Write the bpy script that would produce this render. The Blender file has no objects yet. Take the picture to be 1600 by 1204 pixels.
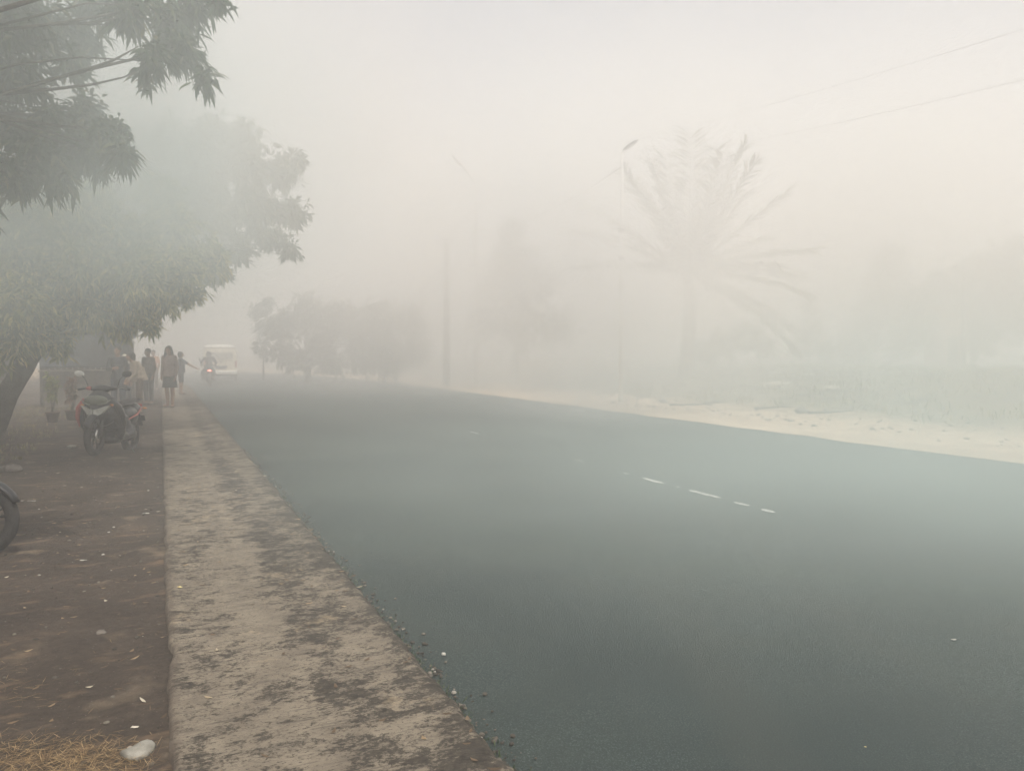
import bpy, math, random
import numpy as np
from mathutils import Vector, Matrix, noise
R = math.radians
S = bpy.context.scene
COL = S.collection

# ------------------------------------------------------------ camera, sky, sun, exposure
PITCH = math.atan(52/1200)
CAMZ = 1.6
cam = bpy.data.objects.new('camera', bpy.data.cameras.new('camera')); COL.objects.link(cam)
cam.location = (0, 0, CAMZ); cam.rotation_euler = (R(90)-PITCH, 0, 0)
cam.data.sensor_width = 36; cam.data.lens = 27; cam.data.clip_start = .05; cam.data.clip_end = 3000
S.camera = cam
SUN_EL, SUN_AZ = 60, 148           # azimuth clockwise from +Y (view direction): behind and to the right
sd = Vector((math.sin(R(SUN_AZ))*math.cos(R(SUN_EL)), math.cos(R(SUN_AZ))*math.cos(R(SUN_EL)), math.sin(R(SUN_EL))))
w = bpy.data.worlds.new('World'); S.world = w; w.use_nodes = True
wn = w.node_tree; bg = wn.nodes['Background']
sky = wn.nodes.new('ShaderNodeTexSky'); sky.sky_type = 'NISHITA'; sky.sun_disc = False
sky.sun_elevation = R(SUN_EL); sky.sun_rotation = R(SUN_AZ); sky.air_density = 1.0; sky.dust_density = 5; sky.ozone_density = .5
wn.links.new(sky.outputs[0], bg.inputs[0]); bg.inputs[1].default_value = .12
sun = bpy.data.objects.new('sun', bpy.data.lights.new('sun', 'SUN')); COL.objects.link(sun)
sun.data.energy = 4.6; sun.data.angle = R(.5); sun.data.color = (1, .955, .875)
sun.rotation_euler = sd.to_track_quat('Z', 'Y').to_euler()
S.view_settings.view_transform = 'Standard'; S.view_settings.look = 'None'
S.view_settings.exposure = .14; S.view_settings.gamma = 1
try: S.display_settings.display_device = 'sRGB'
except Exception: pass
cy = S.cycles
cy.max_bounces = 8; cy.diffuse_bounces = 3; cy.glossy_bounces = 2; cy.transmission_bounces = 3
cy.volume_bounces = 5; cy.transparent_max_bounces = 8
cy.use_denoising = True
try: cy.denoiser = 'OPENIMAGEDENOISE'
except Exception: pass
cy.sample_clamp_indirect = 6; cy.volume_step_rate = 2.5; cy.volume_max_steps = 96
cy.use_adaptive_sampling = True; cy.adaptive_threshold = .02

# ------------------------------------------------------------ coordinates
def ray(u, v):
    a = (u-800)/1200; b = (602-v)/1200
    return Vector((a, math.cos(PITCH)+b*math.sin(PITCH), -math.sin(PITCH)+b*math.cos(PITCH)))
def at(u, v, Y):
    d = ray(u, v); t = Y/d.y
    return Vector((d.x*t, Y, CAMZ+d.z*t))
def gnd(u, v, z=0.0):
    d = ray(u, v); t = (z-CAMZ)/d.z
    return Vector((d.x*t, d.y*t, z))
P0 = Vector((-2.50, 8.18)); D = Vector((-.4152, .9097)); N = Vector((.9097, .4152))
S1, RAD = 27.0, 85.0               # the road runs straight to S1, then bends left
def XY(s, n):
    if s <= S1: return P0+D*s+N*n
    c = P0+D*S1-N*RAD; a = (s-S1)/RAD
    return c+(N*math.cos(a)+D*math.sin(a))*(RAD+n)
def SN(x, y):
    p = Vector((x, y))-P0; s = p.dot(D); n = p.dot(N)
    if s <= S1: return s, n
    q = Vector((x, y))-(P0+D*S1-N*RAD)
    return S1+RAD*math.atan2(q.dot(D), q.dot(N)), q.length-RAD
def sm(a, b, x):
    t = min(1, max(0, (x-a)/(b-a))); return t*t*(3-2*t)
def nz(x, y, z=0, o=3): return noise.fractal(Vector((x, y, z)), 1.0, 2.0, o)

ROADW, WALK = 10.25, 1.12
def left_z(s, n):                   # dirt side: level by the walk, an earth bank further left
    z = .085+.012*nz(s*.9, n*.9)+.01*nz(s*4, n*4, 3)+.005*nz(s*14, n*14, 5, 2)
    k = n+.35*nz(s*.25, 2.2)
    foot = -3.45 if s < 7 else -3.45-min(1.6, (s-7)*.25)
    step = .16*sm(foot, foot-.25, k)
    rise = sm(foot-.4, foot-1.9, k)*(1.5+.5*nz(s*.3, 7))*sm(1.5, 5, s)*(1-sm(26, 34, s)*.6)
    rocky = (.22*nz(s*1.1, n*1.1, rise)+.10*abs(nz(s*3.1, n*3.1, 4)))*sm(0, .4, rise)
    return z+step+rise+rocky
def right_z(s, n):
    z = -.005+.03*nz(s*.35, n*.35)+.012*nz(s*2, n*2, 1)
    z += .82*sm(15.2+1.4*nz(s*.12, 5), 24, n)
    z += .16*nz(s*.5, n*.5, 9)*sm(12, 16, n)+.05*nz(s*2.1, n*2.1, 6)*sm(12, 14, n)
    return z*sm(10.1, 10.7, n)+(-.004)*(1-sm(10.1, 10.7, n))

# ------------------------------------------------------------ materials
def mat(name, col, rough=.7, metal=0, var=0, scale=8, bump=0, bscale=60, spec=.4, emit=None, col2=None, coat=0, detail=6):
    m = bpy.data.materials.new(name); m.use_nodes = True; t = m.node_tree; b = t.nodes['Principled BSDF']
    b.inputs['Base Color'].default_value = (*col, 1); b.inputs['Roughness'].default_value = rough
    b.inputs['Metallic'].default_value = metal; b.inputs['Specular IOR Level'].default_value = spec
    if coat: b.inputs['Coat Weight'].default_value = coat
    tc = t.nodes.new('ShaderNodeTexCoord')
    if var or col2:
        no = t.nodes.new('ShaderNodeTexNoise'); no.inputs['Scale'].default_value = scale; no.inputs['Detail'].default_value = detail
        t.links.new(tc.outputs['Object'], no.inputs['Vector'])
        r = t.nodes.new('ShaderNodeValToRGB'); c2 = col2 or tuple(c*(1+var) for c in col); c1 = col if col2 else tuple(c*(1-var) for c in col)
        r.color_ramp.elements[0].position = .35; r.color_ramp.elements[1].position = .65
        r.color_ramp.elements[0].color = (*c1, 1); r.color_ramp.elements[1].color = (*c2, 1)
        t.links.new(no.outputs['Fac'], r.inputs['Fac']); t.links.new(r.outputs[0], b.inputs['Base Color'])
    if bump:
        n2 = t.nodes.new('ShaderNodeTexNoise'); n2.inputs['Scale'].default_value = bscale; n2.inputs['Detail'].default_value = 4
        t.links.new(tc.outputs['Object'], n2.inputs['Vector'])
        bu = t.nodes.new('ShaderNodeBump'); bu.inputs['Strength'].default_value = bump; bu.inputs['Distance'].default_value = .02
        t.links.new(n2.outputs['Fac'], bu.inputs['Height']); t.links.new(bu.outputs[0], b.inputs['Normal'])
    if emit:
        b.inputs['Emission Color'].default_value = (*emit[:3], 1); b.inputs['Emission Strength'].default_value = emit[3]
    return m
class G:                            # tiny node-graph helper
    def __init__(s, name):
        s.m = bpy.data.materials.new(name); s.m.use_nodes = True; s.t = s.m.node_tree; s.b = s.t.nodes['Principled BSDF']
        s.tc = s.t.nodes.new('ShaderNodeTexCoord').outputs['Object']
    def map(s, scale=(1, 1, 1), rz=0, v=None):
        m = s.t.nodes.new('ShaderNodeMapping'); m.inputs['Scale'].default_value = scale; m.inputs['Rotation'].default_value = (0, 0, rz)
        s.t.links.new(v or s.tc, m.inputs[0]); return m.outputs[0]
    def noise(s, scale, detail=5, rough=.55, v=None, dist=0):
        n = s.t.nodes.new('ShaderNodeTexNoise'); n.inputs['Scale'].default_value = scale; n.inputs['Detail'].default_value = detail
        n.inputs['Roughness'].default_value = rough; n.inputs['Distortion'].default_value = dist
        s.t.links.new(v or s.tc, n.inputs['Vector']); return n.outputs['Fac']
    def vor(s, scale, v=None, feat='F1', out='Distance'):
        n = s.t.nodes.new('ShaderNodeTexVoronoi'); n.feature = feat; n.inputs['Scale'].default_value = scale
        s.t.links.new(v or s.tc, n.inputs['Vector']); return n.outputs[out]
    def ramp(s, f, stops):
        r = s.t.nodes.new('ShaderNodeValToRGB'); cr = r.color_ramp
        while len(cr.elements) < len(stops): cr.elements.new(.5)
        for e, (p, c) in zip(cr.elements, stops): e.position = p; e.color = (c, c, c, 1) if isinstance(c, (int, float)) else (*c, 1)
        s.t.links.new(f, r.inputs['Fac']); return r.outputs[0]
    def mix(s, f, a, b, mode='MIX'):
        m = s.t.nodes.new('ShaderNodeMix'); m.data_type = 'RGBA'; m.blend_type = mode
        for i, x in ((0, f), (6, a), (7, b)):
            if isinstance(x, (int, float)): m.inputs[i].default_value = x if i == 0 else (x, x, x, 1)
            elif isinstance(x, tuple): m.inputs[i].default_value = (*x, 1)
            else: s.t.links.new(x, m.inputs[i])
        return m.outputs[2]
    def math(s, op, a, b=0.0):
        m = s.t.nodes.new('ShaderNodeMath'); m.operation = op
        for i, x in ((0, a), (1, b)):
            if isinstance(x, (int, float)): m.inputs[i].default_value = x
            else: s.t.links.new(x, m.inputs[i])
        return m.outputs[0]
    def attr(s, name):
        a = s.t.nodes.new('ShaderNodeAttribute'); a.attribute_name = name
        x = s.t.nodes.new('ShaderNodeSeparateXYZ'); s.t.links.new(a.outputs['Vector'], x.inputs[0]); return x.outputs, a.outputs['Vector']
    def bump(s, h, st=.5, dist=.02, nrm=None):
        b = s.t.nodes.new('ShaderNodeBump'); b.inputs['Strength'].default_value = st; b.inputs['Distance'].default_value = dist
        s.t.links.new(h, b.inputs['Height'])
        if nrm: s.t.links.new(nrm, b.inputs['Normal'])
        return b.outputs[0]
    def out(s, col, rough=.8, nrm=None, spec=.3):
        s.t.links.new(col, s.b.inputs['Base Color'])
        if isinstance(rough, (int, float)): s.b.inputs['Roughness'].default_value = rough
        else: s.t.links.new(rough, s.b.inputs['Roughness'])
        s.b.inputs['Specular IOR Level'].default_value = spec
        if nrm: s.t.links.new(nrm, s.b.inputs['Normal'])
        return s.m
RZ = math.atan2(N.y, N.x)           # world angle of the across-road direction

def asphalt():
    g = G('asphalt'); fine = g.noise(140, 3, .7); mid = g.noise(2.2, 4); big = g.noise(.35, 3)
    c = g.ramp(fine, [(.3, (.006, .012, .012)), (.52, (.020, .038, .036)), (.70, (.17, .21, .19))])
    c = g.mix(g.ramp(mid, [(.35, .0), (.65, .6)]), c, (.040, .054, .046))
    c = g.mix(g.ramp(big, [(.42, .0), (.58, .6)]), c, (.013, .027, .028))
    lane = g.noise(1, 4, .6, g.map((1.4, .12, 1), -RZ))
    c = g.mix(g.ramp(lane, [(.5, .0), (.75, .3)]), c, (.05, .058, .05))
    spot = g.vor(55); c = g.mix(g.ramp(spot, [(.0, .5), (.10, 0)]), c, (.2, .2, .18))
    dust, _ = g.attr('sn')
    e = g.ramp(g.math('ADD', dust[1], g.math('MULTIPLY', g.noise(3, 5), .06)), [(0, 1.0), (.012, .0)])
    r = g.ramp(g.math('ADD', dust[1], g.math('MULTIPLY', g.noise(1.2, 6), .09)), [(1.0, .0), (1.06, 1.0)])
    c = g.mix(r, c, (.34, .28, .2))
    n1 = g.bump(fine, .8, .006); n2 = g.bump(g.vor(90), .4, .004, n1)
    return g.out(c, .78, n2, .35)
def concrete():
    g = G('stained_concrete')
    v = g.map((1, 1, 1), -RZ)                     # x runs across the walk, y along it
    streak = g.noise(1, 4, .6, g.map((4, 70, 1), 0, v), .3)
    blot = g.noise(1, 10, .82, g.map((7.5, 10.5, 1), 0, v), .1)
    fine = g.noise(1, 7, .85, g.map((42, 60, 1), 0, v))
    patch = g.noise(2.1, 5, .7, v)
    base = g.ramp(g.noise(6, 8, .7), [(.3, (.155, .13, .10)), (.7, (.275, .236, .178))])
    base = g.mix(g.ramp(streak, [(.34, .8), (.46, 0)]), base, (.10, .086, .07))
    sn, _ = g.attr('sn')
    edge = g.ramp(sn[1], [(.0, .02), (.45, .0), (.62, .07), (.8, .035), (1, .07)])
    st = g.math('ADD', g.math('MULTIPLY', blot, .50), g.math('ADD', g.math('MULTIPLY', fine, .34), g.math('MULTIPLY', streak, .12)))
    st = g.math('ADD', g.math('ADD', st, g.math('MULTIPLY', patch, .30)), edge)
    k = g.ramp(st, [(.660, 0), (.676, .8), (.73, .97)])
    dark = g.ramp(g.noise(24, 6, .7), [(.35, (.022, .019, .016)), (.65, (.065, .055, .044))])
    c = g.mix(k, base, dark)
    sp2 = g.noise(1, 3, .6, g.map((55, 95, 1), 0, v)); c = g.mix(g.ramp(sp2, [(.60, 0), (.645, .85)]), c, (.045, .038, .032))
    moss = g.ramp(g.math('ADD', g.math('ADD', sn[1], g.math('MULTIPLY', g.noise(7, 6, .7), .20)), g.math('MULTIPLY', g.noise(50, 4, .7), .1)), [(1.10, .0), (1.14, .95)])
    c = g.mix(moss, c, g.ramp(g.noise(30, 5), [(.35, (.025, .027, .022)), (.65, (.09, .078, .05))]))
    sandy = g.ramp(g.noise(3.1, 6, .7), [(.6, 0), (.68, .5)]); c = g.mix(g.math('MULTIPLY', sandy, .8), c, (.46, .37, .25))
    dirt = g.ramp(g.math('ADD', sn[1], g.math('MULTIPLY', g.noise(9, 6, .7), .16)), [(.08, .8), (.13, 0)])
    c = g.mix(dirt, c, (.12, .095, .075))
    h = g.math('ADD', g.math('MULTIPLY', streak, .8), g.math('MULTIPLY', k, -.3))
    n = g.bump(h, .55, .012); n = g.bump(g.noise(160, 3), .3, .003, n)
    return g.out(c, .9, n, .2)
def dirt():
    g = G('packed_dirt')
    v = g.map((1, 1, 1), -RZ)
    c = g.ramp(g.noise(1.3, 6, .62), [(.3, (.05, .039, .031)), (.5, (.078, .061, .048)), (.75, (.13, .10, .076))])
    c = g.mix(g.ramp(g.noise(30, 5, .7), [(.35, .55), (.6, 0)]), c, (.035, .028, .023))
    c = g.mix(g.ramp(g.noise(1, 5, .6, g.map((2.5, 7, 1), .2, v)), [(.56, 0), (.70, .45)]), c, (.30, .205, .13))  # sandy tan patches, strengthened to stand in for warm sun patches
    c = g.mix(g.ramp(g.vor(38), [(.04, .6), (.14, 0)]), c, (.3, .25, .2))
    sn, _ = g.attr('sn')
    gr = g.ramp(g.math('ADD', sn[2], g.math('MULTIPLY', g.noise(2.5, 5), .5)), [(.30, 0), (.5, .9)])
    c = g.mix(gr, c, g.ramp(g.noise(3, 6), [(.3, (.20, .16, .10)), (.5, (.5, .38, .25)), (.7, (.68, .55, .4))]))  # dry earth of the bank, its colour lightened to look sunlit
    n = g.bump(g.noise(22, 7, .7), .9, .03); n = g.bump(g.noise(110, 3), .6, .006, n)
    return g.out(c, .95, n, .15)
def sand():
    g = G('sandy_verge')
    c = g.ramp(g.noise(.9, 6, .6), [(.3, (.55, .41, .29)), (.7, (.80, .64, .48))])
    sn, _ = g.attr('sn')
    gr = g.ramp(g.math('ADD', sn[1], g.math('MULTIPLY', g.noise(.5, 6, .7), .4)), [(.42, 0), (.62, .9)])
    veg = g.ramp(g.noise(1.8, 7, .7), [(.3, (.09, .085, .05)), (.5, (.19, .17, .11)), (.72, (.36, .31, .21))])
    c = g.mix(gr, c, veg)
    burnt = g.ramp(g.noise(.22, 3), [(.54, 0), (.64, .7)]); burnt = g.math('MULTIPLY', burnt, gr)
    c = g.mix(burnt, c, (.05, .045, .045))
    c = g.mix(g.ramp(g.vor(6), [(.05, .6), (.16, 0)]), c, (.12, .10, .08))
    n = g.bump(g.noise(9, 7, .7), .8, .06)
    return g.out(c, .95, n, .1)
def leafmat(name, stops, trans=.35, rough=.5):
    m = bpy.data.materials.new(name); m.use_nodes = True; t = m.node_tree; b = t.nodes['Principled BSDF']
    ge = t.nodes.new('ShaderNodeNewGeometry'); r = t.nodes.new('ShaderNodeValToRGB'); cr = r.color_ramp
    while len(cr.elements) < len(stops): cr.elements.new(.5)
    for e, (p, c) in zip(cr.elements, stops): e.position = p; e.color = (*c, 1)
    t.links.new(ge.outputs['Random Per Island'], r.inputs['Fac'])
    t.links.new(r.outputs[0], b.inputs['Base Color']); b.inputs['Roughness'].default_value = rough
    b.inputs['Specular IOR Level'].default_value = .35
    tr = t.nodes.new('ShaderNodeBsdfTranslucent'); t.links.new(r.outputs[0], tr.inputs[0])
    mx = t.nodes.new('ShaderNodeMixShader'); mx.inputs[0].default_value = trans
    t.links.new(b.outputs[0], mx.inputs[1]); t.links.new(tr.outputs[0], mx.inputs[2])
    t.links.new(mx.outputs[0], t.nodes['Material Output'].inputs['Surface'])
    return m
M = dict(
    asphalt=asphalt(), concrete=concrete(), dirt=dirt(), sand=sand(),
    field=mat('far_field', (.13, .12, .08), .95, var=.4, scale=.4),
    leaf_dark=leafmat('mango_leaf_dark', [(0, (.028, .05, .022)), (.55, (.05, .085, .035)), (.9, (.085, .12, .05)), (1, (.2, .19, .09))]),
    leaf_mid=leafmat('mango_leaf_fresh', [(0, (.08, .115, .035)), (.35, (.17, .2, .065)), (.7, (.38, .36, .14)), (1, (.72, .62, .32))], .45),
    leaf_far=leafmat('far_leaf', [(0, (.045, .06, .03)), (.6, (.08, .1, .045)), (1, (.16, .17, .08))]),
    palm=leafmat('palm_leaf', [(0, (.05, .075, .035)), (.7, (.09, .12, .05)), (1, (.2, .18, .09))], .3),
    yleaf=leafmat('yellow_green_leaf', [(0, (.12, .15, .05)), (.6, (.25, .28, .1)), (1, (.4, .38, .17))], .4),
    rleaf=leafmat('reddish_leaf', [(0, (.12, .08, .05)), (.6, (.22, .12, .08)), (1, (.32, .2, .12))], .4),
    drygrass=leafmat('dry_straw', [(0, (.3, .2, .1)), (.5, (.55, .4, .2)), (1, (.72, .56, .32))], .25, .7),
    straw=leafmat('loose_straw', [(0, (.12, .075, .035)), (.5, (.32, .21, .10)), (1, (.58, .42, .22))], .2, .7),
    weeds=leafmat('weed_blades', [(0, (.09, .11, .04)), (.5, (.22, .22, .08)), (1, (.45, .36, .18))], .3, .7),
    litterleaf=leafmat('fallen_leaf', [(0, (.09, .06, .035)), (.6, (.18, .12, .07)), (.92, (.36, .26, .15)), (1, (.6, .54, .42))], .15, .7),
    pebble=leafmat('pebbles', [(0, (.04, .034, .028)), (.6, (.09, .078, .062)), (.96, (.17, .15, .12)), (1, (.5, .47, .42))], .0, .9),
    bark=mat('bark', (.035, .031, .025), .95, scale=7, col2=(.08, .07, .056), bump=1, bscale=25),
    palmbark=mat('palm_bark', (.10, .085, .065), .95, scale=5, col2=(.2, .17, .13), bump=1, bscale=12),
    black=mat('black_plastic', (.02, .021, .023), .5, var=.3, scale=20, bump=.1),
    gloss=mat('black_paint', (.012, .013, .016), .28, coat=.3, var=.2, scale=6),
    red=mat('red_paint', (.44, .09, .075), .32, coat=.4, var=.12, scale=5),
    rubber=mat('tyre_rubber', (.022, .021, .02), .85, var=.3, scale=30, bump=.4, bscale=90),
    dustrubber=mat('dusty_rubber', (.03, .028, .026), .9, scale=12, col2=(.09, .075, .06), bump=.4, bscale=90),
    chrome=mat('chrome', (.65, .65, .63), .25, 1, var=.1),
    steel=mat('painted_steel', (.3, .3, .3), .5, .6, var=.2),
    lens=mat('clear_lens', (.42, .42, .38), .2, spec=.7, var=.05),
    visor=mat('olive_visor', (.16, .17, .13), .3, var=.2, coat=.3),
    seat=mat('vinyl_seat', (.03, .028, .03), .55, bump=.3, bscale=200, var=.2),
    silver=mat('pale_silver', (.75, .74, .70), .3, .2, var=.08),
    amber=mat('amber_lens', (.6, .22, .04), .3, var=.1),
    tail=mat('lit_tail_lamp', (.7, .1, .08), .3, emit=(1, .28, .22, 6), var=.05),
    redlens=mat('red_lens', (.35, .03, .02), .25, var=.1),
    skin=mat('skin', (.26, .145, .09), .55, var=.08, scale=20),
    hair=mat('black_hair', (.015, .012, .011), .6, var=.4, scale=60, bump=.5, bscale=120),
    eye=mat('eye', (.03, .02, .02), .2, var=.1),
    c_dark=mat('charcoal_cloth', (.035, .038, .045), .95, var=.25, scale=12, bump=.3, bscale=30),
    c_navy=mat('navy_cloth', (.03, .04, .065), .95, var=.25, scale=12, bump=.3, bscale=30),
    c_beige=mat('beige_cloth', (.30, .245, .19), .95, var=.15, scale=10, bump=.3, bscale=30),
    c_pink=mat('dusty_pink_cloth', (.22, .16, .14), .95, var=.15, scale=10, bump=.3, bscale=30),
    c_cream=mat('cream_cloth', (.62, .57, .47), .95, var=.1, scale=10, bump=.3, bscale=30),
    c_orange=mat('faded_orange_cloth', (.55, .3, .18), .95, var=.15, scale=10, bump=.3, bscale=30),
    c_brown=mat('brown_cloth', (.09, .065, .05), .95, var=.25, scale=12, bump=.3, bscale=30),
    sole=mat('sandal_rubber', (.05, .04, .035), .9, var=.2),
    van=mat('cream_van_paint', (.86, .78, .62), .4, coat=.2, var=.04, scale=3),
    vanroof=mat('white_roof_paint', (.9, .86, .78), .4, var=.04, scale=3),
    vglass=mat('haze_tinted_glass', (.42, .39, .33), .35, var=.08, scale=3, spec=.6),  # reflected haze put into the pale window colour
    plank=mat('weathered_plank', (.10, .085, .07), .9, scale=3, col2=(.19, .16, .13), bump=.6, bscale=30),
    tarp=mat('dark_blue_tarp', (.055, .065, .08), .8, var=.3, scale=2, bump=.5, bscale=6),
    post=mat('grey_post_wood', (.12, .105, .09), .9, var=.3, scale=9, bump=.6, bscale=30),
    pole=mat('concrete_pole', (.17, .16, .15), .9, var=.15, scale=3, bump=.3, bscale=30),
    galv=mat('galvanised_steel', (.42, .42, .41), .5, .5, var=.1),
    palepole=mat('pale_painted_steel', (.72, .71, .68), .6, var=.06),
    darkmetal=mat('dark_metal', (.05, .05, .05), .6, .3, var=.3),
    wire=mat('cable_black', (.03, .03, .03), .7, var=.2),
    terracotta=mat('clay_pot', (.13, .085, .065), .9, var=.2, bump=.3),
    stone=mat('pale_stone', (.2, .19, .16), .85, scale=14, col2=(.38, .365, .32), bump=.5, bscale=30),
    darkstone=mat('grey_stone', (.16, .14, .12), .9, var=.3, scale=14, bump=.5, bscale=30),
    white=mat('white_scrap', (.5, .48, .43), .7, var=.1, scale=20),
    ywrap=mat('yellow_wrapper', (.75, .6, .25), .5, var=.15, scale=30),
    sack=mat('pale_sacking', (.68, .62, .52), .9, var=.15, scale=6, bump=.6, bscale=18),
    charred=mat('charred_wood', (.05, .04, .035), .95, var=.4, scale=10, bump=.6),
    wall=mat('pink_plaster', (.66, .48, .42), .9, var=.1, scale=2, bump=.3),
    rooftile=mat('brown_roof', (.22, .12, .08), .9, var=.25, scale=4, bump=.5),
    rust=mat('rusty_edge', (.2, .12, .07), .9, var=.3),
)
def paint():
    g = G('worn_road_paint'); c = g.ramp(g.noise(18, 6, .7), [(.3, (.25, .25, .24)), (.5, (.66, .65, .61))])
    return g.out(c, .8, g.bump(g.noise(140, 3), .5, .004))
M['paint'] = paint()

# ------------------------------------------------------------ object helpers
def tag(o, label=None, cat=None, group=None, kind=None):
    if label: o['label'] = label
    if cat: o['category'] = cat
    if group: o['group'] = group
    if kind: o['kind'] = kind
    return o
def empty(name, loc, rz=0, ry=0, rx=0, sc=1):
    o = bpy.data.objects.new(name, None); COL.objects.link(o); o.location = loc; o.rotation_euler = (rx, ry, rz); o.scale = (sc,)*3
    o.empty_display_size = .1
    return o
def link(name, me, m, parent=None, smooth=True):
    if m and not me.materials: me.materials.append(m)
    if smooth:
        me.polygons.foreach_set('use_smooth', [True]*len(me.polygons))
    o = bpy.data.objects.new(name, me); COL.objects.link(o)
    if parent: o.parent = parent
    return o
def copy_tree(o, parent=None):
    c = o.copy(); COL.objects.link(c); c.parent = parent
    for ch in list(o.children): copy_tree(ch, c)
    return c
class MB:
    def __init__(s): s.v = []; s.f = []
    def add(s, vs, fs):
        b = len(s.v); s.v += [tuple(x) for x in vs]; s.f += [tuple(b+i for i in f) for f in fs]; return s
    def rings(s, rr, cap=True, closed=True):
        n = len(rr[0]); vs = [p for r in rr for p in r]; fs = []
        for i in range(len(rr)-1):
            for j in range(n if closed else n-1):
                k = (j+1) % n; fs.append((i*n+j, i*n+k, (i+1)*n+k, (i+1)*n+j))
        if cap and closed: fs += [tuple(range(n-1, -1, -1)), tuple((len(rr)-1)*n+j for j in range(n))]
        return s.add(vs, fs)
    def tube(s, pts, rad, seg=10, cap=True, sq=1.0):
        pts = [Vector(p) for p in pts]; rad = rad if hasattr(rad, '__len__') else [rad]*len(pts)
        rr = []; up = None
        for i, p in enumerate(pts):
            t = (pts[min(i+1, len(pts)-1)]-pts[max(i-1, 0)]).normalized()
            if up is None: up = Vector((0, 0, 1)) if abs(t.z) < .9 else Vector((1, 0, 0))
            x = t.cross(up).normalized(); y = x.cross(t).normalized(); up = y
            rr.append([p+(x*math.cos(a)+y*math.sin(a)*sq)*rad[i] for a in [2*math.pi*j/seg for j in range(seg)]])
        return s.rings([list(reversed(r)) for r in rr], cap)
    def ell(s, c, r, rot=None, nu=14, nv=8):
        c = Vector(c); r = r if hasattr(r, '__len__') else (r, r, r); rr = []
        rot = rot or Matrix()
        vs = [c+rot@Vector((0, 0, -r[2]))]
        for i in range(1, nv):
            a = -math.pi/2+math.pi*i/nv
            for j in range(nu):
                b = 2*math.pi*j/nu
                vs.append(c+rot@Vector((r[0]*math.cos(a)*math.cos(b), r[1]*math.cos(a)*math.sin(b), r[2]*math.sin(a))))
        vs.append(c+rot@Vector((0, 0, r[2]))); fs = []
        for j in range(nu): fs.append((0, 1+(j+1) % nu, 1+j))
        for i in range(nv-2):
            for j in range(nu):
                a = 1+i*nu+j; b = 1+i*nu+(j+1) % nu; fs.append((a, b, b+nu, a+nu))
        L = len(vs)-1; b0 = 1+(nv-2)*nu
        for j in range(nu): fs.append((L, b0+j, b0+(j+1) % nu))
        return s.add(vs, fs)
    def cap(s, p0, p1, r0, r1, seg=12):
        s.tube([p0, p1], [r0, r1], seg); s.ell(p0, r0, nu=seg, nv=8); s.ell(p1, r1, nu=seg, nv=8); return s
    def chain(s, pts, rad, seg=12):
        for i in range(len(pts)-1): s.tube([pts[i], pts[i+1]], [rad[i], rad[i+1]], seg)
        for p, r in zip(pts, rad): s.ell(p, r, nu=seg, nv=8)
        return s
    def box(s, c, d, rot=None, bev=0):
        c = Vector(c); x, y, z = d[0]/2, d[1]/2, d[2]/2; rot = rot or Matrix()
        if bev:
            b = min(bev, x*.9, y*.9, z*.9); rr = []
            def ring(zz, i): 
                X, Y = x-i, y-i
                pts = [(X, -Y+b), (X, Y-b), (X-b, Y), (-X+b, Y), (-X, Y-b), (-X, -Y+b), (-X+b, -Y), (X-b, -Y)]
                return [c+rot@Vector((p[0], p[1], zz)) for p in pts]
            return s.rings([ring(-z, b*.6), ring(-z+b, 0), ring(z-b, 0), ring(z, b*.6)])
        vs = [c+rot@Vector((a*x, bb*y, cc*z)) for cc in (-1, 1) for bb in (-1, 1) for a in (-1, 1)]
        return s.add(vs, [(0, 2, 3, 1), (4, 5, 7, 6), (0, 1, 5, 4), (2, 6, 7, 3), (0, 4, 6, 2), (1, 3, 7, 5)])
    def lathe(s, prof, c=(0, 0, 0), axis='z', seg=20, cap=True):
        rr = []
        for r, h in prof:
            ring = []
            for j in range(seg):
                a = 2*math.pi*j/seg; x, y = r*math.cos(a), r*math.sin(a)
                p = (x, y, h) if axis == 'z' else ((x, h, y) if axis == 'y' else (h, x, y))
                ring.append(Vector(c)+Vector(p))
            rr.append(ring)
        return s.rings(rr, cap)
    def torus(s, c, R0, r, axis='y', n=32, m=10, rw=1.0):
        vs = []; fs = []
        for i in range(n):
            a = 2*math.pi*i/n
            for j in range(m):
                b = 2*math.pi*j/m; q = R0+r*math.cos(b); h = r*rw*math.sin(b)
                vs.append(Vector(c)+(Vector((q*math.cos(a), h, q*math.sin(a))) if axis == 'y' else Vector((q*math.cos(a), q*math.sin(a), h))))
        for i in range(n):
            for j in range(m): fs.append((i*m+j, i*m+(j+1) % m, ((i+1) % n)*m+(j+1) % m, ((i+1) % n)*m+j))
        return s.add(vs, fs)
    def mesh(s, name):
        me = bpy.data.meshes.new(name); me.from_pydata(s.v, [], s.f); me.validate(); me.update(); return me
    def build(s, name, m, parent=None, smooth=True): return link(name, s.mesh(name), m, parent, smooth)
    def blend(s, name, m, parent=None, vox=.012, it=3, fac=.6):
        """overlapping pieces fused into one continuous smooth surface"""
        me = s.mesh(name); o = bpy.data.objects.new('tmp', me); COL.objects.link(o)
        md = o.modifiers.new('r', 'REMESH'); md.mode = 'VOXEL'; md.voxel_size = vox; md.adaptivity = 0
        if it: sm_ = o.modifiers.new('s', 'SMOOTH'); sm_.iterations = it; sm_.factor = fac
        dg = bpy.context.evaluated_depsgraph_get(); dg.update()
        me2 = bpy.data.meshes.new_from_object(o.evaluated_get(dg)); me2.name = name
        bpy.data.objects.remove(o); bpy.data.meshes.remove(me)
        return link(name, me2, m, parent)
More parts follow.
